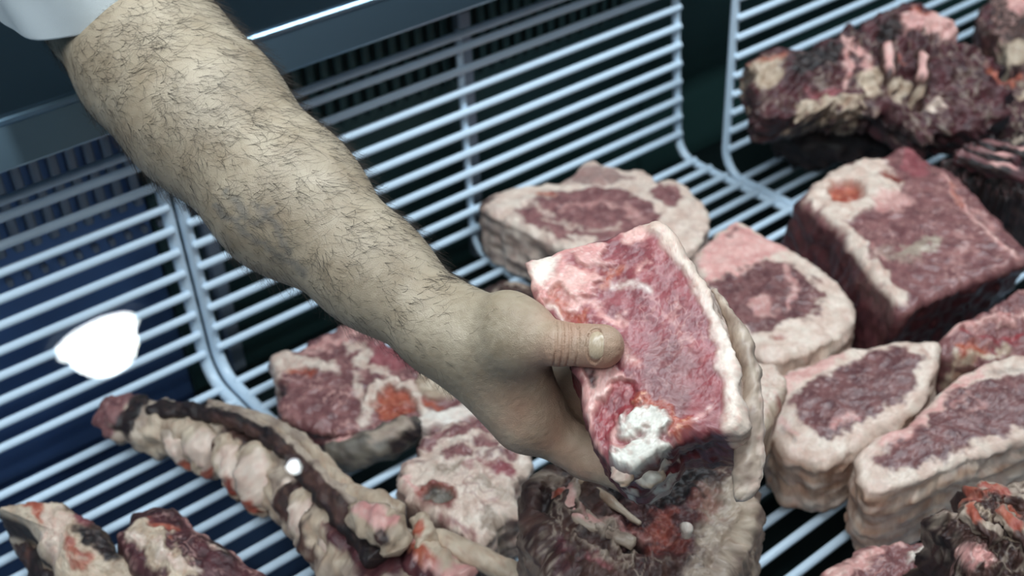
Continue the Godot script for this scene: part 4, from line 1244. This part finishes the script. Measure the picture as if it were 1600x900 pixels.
	slab({"name": "rib_piece", "mf": 0.6, "label": "short red-brown rib piece between the rib heap and the edge of the far tray", "category": "meat", "y": 0.072, "t": 0.072, "anchor": Vector2(1606, 150), "seed": 36.0, "segs": 200, "rings": 50, "n": Vector3(-0.2, 1, 0.4),
		"outline": [1552, 156, 1568, 122, 1606, 108, 1660, 112, 1680, 160, 1650, 205, 1600, 200, 1565, 185], "tone": "lean_dark", "marble": 0.6, "marble_tone": "fat_beige", "wall": "black", "wall_share": 0.7, "bump": 0.008, "bite": 0.4, "rag": 0.006, "mat": "dry",
		"layers": [["orange", "blob", [1552, 112, 1580, 100, 1600, 120, 1580, 134, 1558, 128], {"e": 0.006, "part": "bone"}], ["fat_beige", 12, [1585, 160, 1600, 150, 1612, 160], {"e": 0.006}], ["fat_beige", "blob", [1560, 66, 1600, 62, 1604, 92, 1570, 90], {"e": 0.006}]]})
	# right side, between block and thick steak
	slab({"name": "beef_flank", "label": "pink-red flank piece tucked behind the thickest steak and in front of the block", "category": "meat", "y": 0.060, "t": 0.060, "seed": 38.0, "segs": 220, "rings": 56, "n": Vector3(-0.05, 1, 0.25), "anchor": Vector2(1560, 510),
		"outline": [1470, 528, 1500, 506, 1535, 490, 1570, 465, 1600, 448, 1660, 440, 1690, 500, 1660, 556, 1600, 556, 1545, 562, 1500, 560, 1476, 548], "tone": "lean_aged", "marble": 0.5, "wall": "lean_dark", "wall_share": 0.6, "bump": 0.006, "rag": 0.004,
		"layers": [["fat_pink", 12, [1476, 522, 1510, 512, 1548, 508, 1600, 500], {"e": 0.006, "h": 0.003, "part": "fat"}], ["orange", "blob", [1490, 545, 1520, 540, 1548, 548, 1530, 560, 1500, 562], {"e": 0.006}], ["fat_beige", 10, [1486, 560, 1530, 556, 1570, 548], {"e": 0.006}], ["lean_red", 12, [1510, 524, 1550, 535, 1600, 530], {"e": 0.008}]]})
	# bottom right corner
	var k := slab({"name": "bony_scrag", "mf": 0.5, "grain": 0.6, "stretch": 2.0, "label": "dark bony scrag end with splintered bone in front of the thickest steak", "category": "meat", "y": 0.106, "t": 0.106, "seed": 40.0, "segs": 280, "rings": 70, "n": Vector3(-0.2, 1, 0.3), "anchor": Vector2(1550, 830),
		"outline": [1458, 802, 1500, 795, 1506, 774, 1536, 752, 1572, 745, 1620, 742, 1670, 790, 1680, 880, 1600, 930, 1540, 920, 1500, 880, 1490, 838], "tone": "dried", "marble": 0.45, "marble_tone": "fat_grey", "wall": "black", "wall_share": 0.7, "bump": 0.010, "bite": 0.45, "rag": 0.010, "lumps": 0.010, "mat": "dry",
		"layers": [["fat_grey", 12, [1462, 802, 1500, 800, 1520, 810], {"e": 0.006}], ["orange", 10, [1506, 782, 1526, 770, 1550, 778], {"e": 0.006}], ["orange", 12, [1566, 790, 1590, 812], {"e": 0.006}], ["fat_grey", 14, [1540, 756, 1580, 752, 1610, 756], {"e": 0.006}], ["fat_beige", 10, [1520, 800, 1550, 830, 1590, 850], {"e": 0.008}], ["fat_pink", "blob", [1500, 858, 1530, 850, 1550, 870, 1540, 890, 1510, 885], {"e": 0.006}]]})
	for e in [[[1530, 760], [1570, 775], [1610, 790]], [[1512, 792], [1530, 820], [1560, 840]], [[1560, 800], [1590, 830], [1620, 860]]]:
		var path := []
		for q in e: path.append([px3(q, 0.113), 0.005, 0.005])
		strip("bone_splinter", k, path, ["fat_grey", ["orange", 1.4, 0.7, 0.3, 0.3], ["dried", 0.3, 0.9, 0.8, 0.3]], {"seed": e[0][0], "lumps": 0.004, "freq": 110.0, "mat": "dry"})
	slab({"name": "beef_steak", "label": "red and white marbled steak corner lying in front of the bony scrag end", "category": "steak", "y": 0.040, "t": 0.040, "seed": 42.0, "segs": 240, "rings": 60, "n": Vector3(0, 1, 0.15), "anchor": Vector2(1430, 880),
		"outline": [1282, 896, 1320, 874, 1360, 850, 1390, 838, 1420, 850, 1450, 847, 1474, 858, 1486, 885, 1480, 930, 1440, 975, 1340, 960], "tone": "lean_aged", "marble": 0.5, "wall": "fat_beige", "wall_share": 0.4, "bump": 0.005, "rag": 0.006,
		"layers": [["fat_pink", "blob", [1285, 896, 1330, 870, 1388, 840, 1400, 850, 1370, 870, 1340, 900, 1300, 920], {"e": 0.006, "part": "fat"}], ["fat_white", 14, [1420, 880, 1440, 868, 1465, 872], {"e": 0.006, "h": 0.003, "part": "fat"}], ["lean_red", 14, [1455, 885, 1475, 880], {"e": 0.006}]]})

# ---------------------------------------------------------------- the case, its trays and the room

func build_room() -> void:
	var lo := Vector3(-2.6, -0.86, -2.3)
	var hi := Vector3(4.2, 1.92, 4.2)
	var c := (lo + hi) * 0.5
	var s := hi - lo
	var t := 0.12
	var list := [
		["floor", Vector3(s.x + 2 * t, t, s.z + 2 * t), Vector3(c.x, lo.y - t / 2, c.z), "tile"],
		["ceiling", Vector3(s.x + 2 * t, t, s.z + 2 * t), Vector3(c.x, hi.y + t / 2, c.z), "plaster"],
		["wall_back", Vector3(s.x, s.y, t), Vector3(c.x, c.y, lo.z - t / 2), "wall"],
		["wall_front", Vector3(s.x, s.y, t), Vector3(c.x, c.y, hi.z + t / 2), "wall"],
		["wall_left", Vector3(t, s.y, s.z), Vector3(lo.x - t / 2, c.y, c.z), "wall"],
		["wall_right", Vector3(t, s.y, s.z), Vector3(hi.x + t / 2, c.y, c.z), "wall"],
	]
	for e in list:
		var o := part(e[0], box_mesh(e[1]), mats[e[3]], self, e[2])
		tag(o, "", "", "", "structure")

func wire_tray(x0: float, x1: float, corner_z: float, supports: Array, label: String) -> void:
	var floor_rows := int((-0.17 - corner_z) / PITCH)
	var up_rows := 10
	var root := thing("wire_tray", label, "wire tray", Vector3((x0 + x1) / 2, -0.006, (corner_z - 0.17) / 2), "white wire trays")
	var foot := root.position
	var half := (x1 - x0) / 2
	var bar := tube(PackedVector3Array([Vector3(-half, 0, 0), Vector3(half, 0, 0)]), flat(2, 0.0036), 12)
	for i in range(1, floor_rows + 1):
		part("bar", bar, mats.wire, root, Vector3((x0 + x1) / 2, -0.0036, corner_z + i * PITCH) - foot)
	var lean_a: float = supports[0][2]
	var lean_b: float = supports[-1][2]
	for i in up_rows + 1:
		var y := (i + 1.0 if i < up_rows else 10.6) * PITCH * 0.93
		var from := x0 + lean_a * y / 0.226
		var to := x1 + lean_b * y / 0.226
		var h := (to - from) / 2
		part("bar", tube(PackedVector3Array([Vector3(-h, 0, 0), Vector3(h, 0, 0)]), flat(2, 0.0036), 12), mats.wire, root, Vector3((from + to) / 2, y, corner_z) - foot)
	for s in supports:
		var x: float = s[0]
		var r: float = s[1]
		var lean: float = s[2]
		var pts := PackedVector3Array([Vector3(x + lean, 0.226, corner_z - 0.0055), Vector3(x + lean * 0.5, 0.12, corner_z - 0.0055), Vector3(x, 0.022, corner_z - 0.0055)])
		for k in range(1, 6):
			var a := k / 5.0 * PI / 2
			pts.append(Vector3(x, 0.022 - 0.030 * sin(a), corner_z - 0.0055 + 0.026 * (1.0 - cos(a))))
		pts.append(Vector3(x, -0.008, -0.30)); pts.append(Vector3(x, -0.008, -0.17))
		for i in pts.size(): pts[i] -= foot
		part("support_wire", tube(pts, flat(pts.size(), r), 12), mats.wire, root)

func build_case() -> void:
	var x0 := -0.75
	var x1 := 2.05
	var xm := (x0 + x1) / 2
	var wide := x1 - x0
	var root := thing("refrigerated_case", "stainless steel refrigerated meat display case with sloping front glass and back ledge", "display case", Vector3(xm, -0.86, -0.55))
	var f := root.position
	part("base", box_mesh(Vector3(wide, 0.72, 0.86), 0.004), mats.steel_dull, root, Vector3(xm, -0.50, -0.50) - f)
	for e in [[x0 + 0.01, 0.293, "pan_hazed"], [0.294, 0.868, "pan"], [0.869, x1 - 0.01, "pan"]]:
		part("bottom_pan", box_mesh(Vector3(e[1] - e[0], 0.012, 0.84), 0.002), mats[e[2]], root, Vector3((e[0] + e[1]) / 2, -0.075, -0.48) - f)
	part("front_panel", box_mesh(Vector3(wide, 0.16, 0.03), 0.004), mats.steel_dull, root, Vector3(xm, -0.07, -0.055) - f)
	for x in [x0 + 0.01, x1 - 0.01]:
		part("end_panel", box_mesh(Vector3(0.02, 0.34, 0.78), 0.003), mats.steel_dull, root, Vector3(x, 0.09, -0.49) - f)
	var backs := []
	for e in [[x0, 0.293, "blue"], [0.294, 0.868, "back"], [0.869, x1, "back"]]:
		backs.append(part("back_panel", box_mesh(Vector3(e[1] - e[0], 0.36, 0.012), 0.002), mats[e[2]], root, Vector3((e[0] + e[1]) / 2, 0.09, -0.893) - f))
	# upright fins of the air outlet along the back panel
	var fin := box_mesh(Vector3(0.0075, 0.078, 0.010), 0.0015)
	var n := 60
	for i in n:
		var x := -0.02 + i * 0.0145
		var home: Node3D = backs[0 if x < 0.293 else 1]
		part("air_fin", fin, mats.fin if x < 0.293 else mats.back, home, Vector3(x, 0.182, -0.883) - f - home.position)
	var knob := box_mesh(Vector3(0.005, 0.007, 0.008), 0.001)
	for i in 26:
		part("vent_lug", knob, mats.fin, backs[0 if i < 22 else 1], Vector3(-0.02 + i * 0.0145, 0.118, -0.885) - f - backs[0 if i < 22 else 1].position)
	for x in [0.612, 0.33]:
		part("shelf_standard", box_mesh(Vector3(0.014, 0.27, 0.012), 0.002), mats.fin, root, Vector3(x, 0.09, -0.862) - f)
	# ledge: a folded steel sheet with a lip, and a rail below it
	var ledge := part("ledge", box_mesh(Vector3(wide, 0.006, 0.50), 0.0015), mats.steel, root, Vector3(xm, 0.297, -1.03) - f)
	var lip := part("ledge_lip", box_mesh(Vector3(wide, 0.036, 0.006), 0.0013), mats.steel, ledge, Vector3(0, -0.0135, 0.2495))
	lip.rotation.x = deg_to_rad(-22)
	part("ledge_flange", box_mesh(Vector3(wide, 0.004, 0.022), 0.001), mats.steel, ledge, Vector3(0, -0.0295, 0.239))
	part("rail", box_mesh(Vector3(wide, 0.018, 0.012), 0.002), mats.steel_dull, root, Vector3(xm, 0.253, -0.845) - f)
	part("back_body", box_mesh(Vector3(wide, 0.98, 0.36), 0.004), mats.steel_dull, root, Vector3(xm, -0.20, -1.09) - f)
	# sloping front glass
	var g := part("front_glass", box_mesh(Vector3(wide, 0.70, 0.006), 0.001), mats.glass, root, Vector3(xm, 0.285, -0.2495) - f)
	g.rotation.x = deg_to_rad(-35)

# A long tube lamp hanging over the counter's front edge
func pendant_tube() -> void:
	var root := thing("tube_lamp", "long hanging tube lamp in a white trough above the meat counter", "lamp", Vector3(0.65, 1.22, -0.34))
	part("trough", box_mesh(Vector3(2.7, 0.05, 0.10), 0.006), mats.plaster, root, Vector3(0, 0.022, 0))
	part("lamp_glass", tube(PackedVector3Array([Vector3(-1.28, 0, 0), Vector3(1.28, 0, 0)]), flat(2, 0.014), 16), mats.lamp_tube, root, Vector3(0, -0.022, 0))
	for x in [-1.0, 1.0]:
		part("suspension_rod", tube(PackedVector3Array([Vector3(x, 0.045, 0), Vector3(x, 0.70, 0)]), flat(2, 0.004), 8), mats.steel_dull, root)

# An oval lamp flat on the ceiling: half axes along x and z, with a clip notch in the rim at each of the given angles
func downlight(at: Vector3, half: Vector2, notches: Array, label: String, energy: float) -> void:
	var root := thing("ceiling_lamp", label, "ceiling lamp", at)
	var rim := PackedVector3Array()
	for i in 49:
		var a := TAU * i / 48
		rim.append(Vector3(cos(a) * half.x * 1.08, 0, sin(a) * half.y * 1.08))
	part("trim_ring", tube(rim, flat(49, 0.006), 10), mats.plaster, root)
	var v := PackedVector3Array([Vector3(0, -0.006, 0)])
	var nn := PackedVector3Array([Vector3.DOWN])
	var idx := PackedInt32Array()
	for i in 96:
		var a := TAU * i / 96
		var k := 1.0
		for c in notches:
			k -= 0.07 * (1.0 - smoothstep(0.12, 0.26, absf(wrapf(a - c, -PI, PI))))
		v.append(Vector3(cos(a) * half.x * k, -0.004, sin(a) * half.y * k)); nn.append(Vector3.DOWN)
		idx.append_array([0, 1 + i, 1 + (i + 1) % 96])
	part("diffuser_lamp", arrays_mesh(v, nn, PackedColorArray(), idx), mats.lamp_disc, root)
	var l := SpotLight3D.new()
	l.name = "lamp_beam"
	l.light_energy = energy
	l.light_size = half.x * 0.8
	l.spot_angle = 70
	l.spot_range = 8.0
	l.spot_attenuation = 2.0
	l.shadow_enabled = true
	l.light_color = Color(0.94, 0.98, 1.0)
	root.add_child(l)
	l.position = Vector3(0, -0.02, 0)
	l.rotation.x = -PI / 2

func make_materials() -> void:
	var grain := noise_tex(0.08, 256, 4, false, 3)
	var fine := noise_tex(0.25, 256, 3, false, 9)
	for k in [["meat", 0.40, 0.03], ["fat", 0.44, 0.025], ["bone", 0.5, 0.03], ["dry", 0.55, 0.05]]:
		var m := std(Color.WHITE, k[1])
		m.vertex_color_use_as_albedo = true
		m.heightmap_enabled = true
		m.heightmap_texture = grain
		m.heightmap_scale = k[2]
		m.uv1_triplanar = true
		m.uv1_scale = Vector3.ONE * 14.0
		mats[k[0]] = m
	var skin := std(Color.WHITE, 0.52)
	skin.vertex_color_use_as_albedo = true
	skin.heightmap_enabled = true
	skin.heightmap_texture = fine
	skin.heightmap_scale = 0.04
	skin.uv1_triplanar = true
	skin.uv1_scale = Vector3.ONE * 22.0
	mats.skin = skin
	mats.nail = std(Color.WHITE, 0.3)
	mats.nail.vertex_color_use_as_albedo = true
	mats.hair = std(Color8(58, 50, 44), 0.6)
	mats.cloth = std(Color8(226, 234, 236), 0.85)
	mats.cloth.heightmap_enabled = true
	mats.cloth.heightmap_texture = fine
	mats.cloth.heightmap_scale = 0.03
	mats.cloth.uv1_triplanar = true
	mats.cloth.uv1_scale = Vector3.ONE * 30.0
	mats.wire = std(Color8(206, 226, 242), 0.30)
	mats.steel = std(Color8(150, 182, 204), 0.30, 1.0)
	mats.steel_dull = std(Color8(120, 132, 138), 0.45, 1.0)
	mats.back = std(Color8(46, 76, 74), 0.42, 0.45)
	mats.fin = std(Color8(146, 156, 168), 0.45, 0.5)
	mats.pan = std(Color8(40, 54, 54), 0.30, 0.8)
	mats.pan_hazed = std(Color8(58, 78, 106), 0.28, 0.8)  # left pan, the bluish haze there painted into its colour
	mats.blue = std(Color8(96, 128, 176), 0.40, 0.6)  # left back panel, bluish haze and reflection painted into the steel colour
	mats.glass = std(Color(0.96, 1.0, 0.99, 0.0), 0.0)
	mats.glass.metallic_specular = 0.42
	mats.glass.transparency = BaseMaterial3D.TRANSPARENCY_ALPHA
	mats.plaster = std(Color8(150, 158, 162), 0.9)
	mats.wall = std(Color8(96, 112, 116), 0.8)
	mats.tile = std(Color8(120, 122, 120), 0.6)
	for k in [["lamp_tube", 6.0], ["lamp_disc", 70.0]]:
		var m := std(Color.WHITE, 0.6)
		m.emission_enabled = true
		m.emission = Color(0.94, 0.98, 1.0)
		m.emission_energy_multiplier = k[1]
		mats[k[0]] = m

func _ready() -> void:
	# camera
	var cam := Camera3D.new()
	cam.name = "camera"
	add_child(cam)
	cam.transform = Transform3D(turn, EYE)
	cam.near = 0.02
	cam.far = 30.0
	var lens := CameraAttributesPhysical.new()
	lens.frustum_focal_length = 35.0
	lens.frustum_near = 0.02
	lens.frustum_far = 30.0
	lens.exposure_aperture = 7.0
	lens.frustum_focus_distance = 0.615
	cam.attributes = lens
	cam.fov = rad_to_deg(2.0 * atan(450.0 / F))
	cam.current = true
	# surroundings and exposure
	var env := Environment.new()
	env.background_mode = Environment.BG_COLOR
	env.background_color = Color(0.02, 0.025, 0.03)
	env.tonemap_mode = Environment.TONE_MAPPER_LINEAR
	env.tonemap_exposure = 0.52
	env.sdfgi_enabled = true
	env.ssao_enabled = true
	env.ssil_enabled = true
	var we := WorldEnvironment.new()
	we.name = "surroundings"
	we.environment = env
	add_child(we)
	# the tube hanging over the counter, and an unseen fill panel added overhead
	var tube_light := AreaLight3D.new()
	tube_light.name = "hanging_tube_light"
	tube_light.area_size = Vector2(2.5, 0.04)
	tube_light.light_energy = 5.0
	tube_light.light_color = Color(0.92, 0.97, 1.0)
	tube_light.area_range = 8.0
	tube_light.area_attenuation = 2.0
	tube_light.shadow_enabled = true
	add_child(tube_light)
	tube_light.position = Vector3(0.65, 1.18, -0.34)
	tube_light.rotation.x = -PI / 2
	var fill_light := AreaLight3D.new()
	fill_light.name = "added_fill_light"
	fill_light.area_size = Vector2(1.2, 0.6)
	fill_light.light_energy = 2.6
	fill_light.light_color = Color(0.95, 0.98, 1.0)
	fill_light.area_range = 8.0
	fill_light.area_attenuation = 2.0
	fill_light.shadow_enabled = true
	add_child(fill_light)
	fill_light.position = Vector3(-0.8, 1.87, 0.6)
	fill_light.rotation.x = -PI / 2
	soft.seed = 11
	soft.frequency = 1.0
	soft.fractal_octaves = 2
	rough.seed = 23
	rough.frequency = 1.0
	rough.fractal_octaves = 3
	make_tones()
	make_materials()
	# the large structure
	build_room()
	build_case()
	var corner := BACK_Z
	wire_tray(-0.277, 0.287, corner, [[-0.276, 0.0036, 0.0], [0.0, 0.0032, 0.0], [0.2872, 0.0052, -0.002]], "white wire tray holding the long rib strip and two dried flank strips")
	wire_tray(0.300, 0.864, corner, [[0.2998, 0.0052, -0.002], [0.580, 0.0034, 0.0], [0.8635, 0.0046, -0.014]], "white wire tray below the outstretched arm, holding most of the steaks")
	wire_tray(0.874, 1.438, corner + 0.061, [[0.8745, 0.0044, 0.0], [1.15, 0.0034, 0.0], [1.4375, 0.0036, 0.0]], "white wire tray holding the dark rib pieces, set forward of its neighbour")
	var pl := thing("added_fill_panel", "unseen flat white fill panel added on the shop ceiling", "ceiling lamp", Vector3(-0.8, 1.9, 0.6))  # added to brighten the sides that face the shop
	part("frame", box_mesh(Vector3(1.28, 0.03, 0.68), 0.004), mats.plaster, pl)
	part("diffuser_lamp", box_mesh(Vector3(1.2, 0.006, 0.6), 0.001), mats.lamp_tube, pl, Vector3(0, -0.016, 0))
	# two downlights that the front glass mirrors
	var gn := Vector3(0, sin(deg_to_rad(35)), cos(deg_to_rad(35)))
	for e in [[151, 525, Vector2(0.106, 0.068), [-0.2, PI], "large oval white ceiling lamp with two clips, the larger of two in the shop", 3.0], [455, 724, Vector2(0.022, 0.022), [], "small round white ceiling spotlight in the shop", 1.0]]:
		var r := ray(e[0], e[1])
		var on := Vector3(0.65, 0.285, -0.2495)
		var hit := EYE + r * ((on - EYE).dot(gn) / r.dot(gn))
		var m := r - gn * 2.0 * r.dot(gn)
		downlight(hit + m * ((1.91 - hit.y) / m.y), e[2], e[3], e[4], e[5])
	pendant_tube()
	build_arm()
	build_meat()
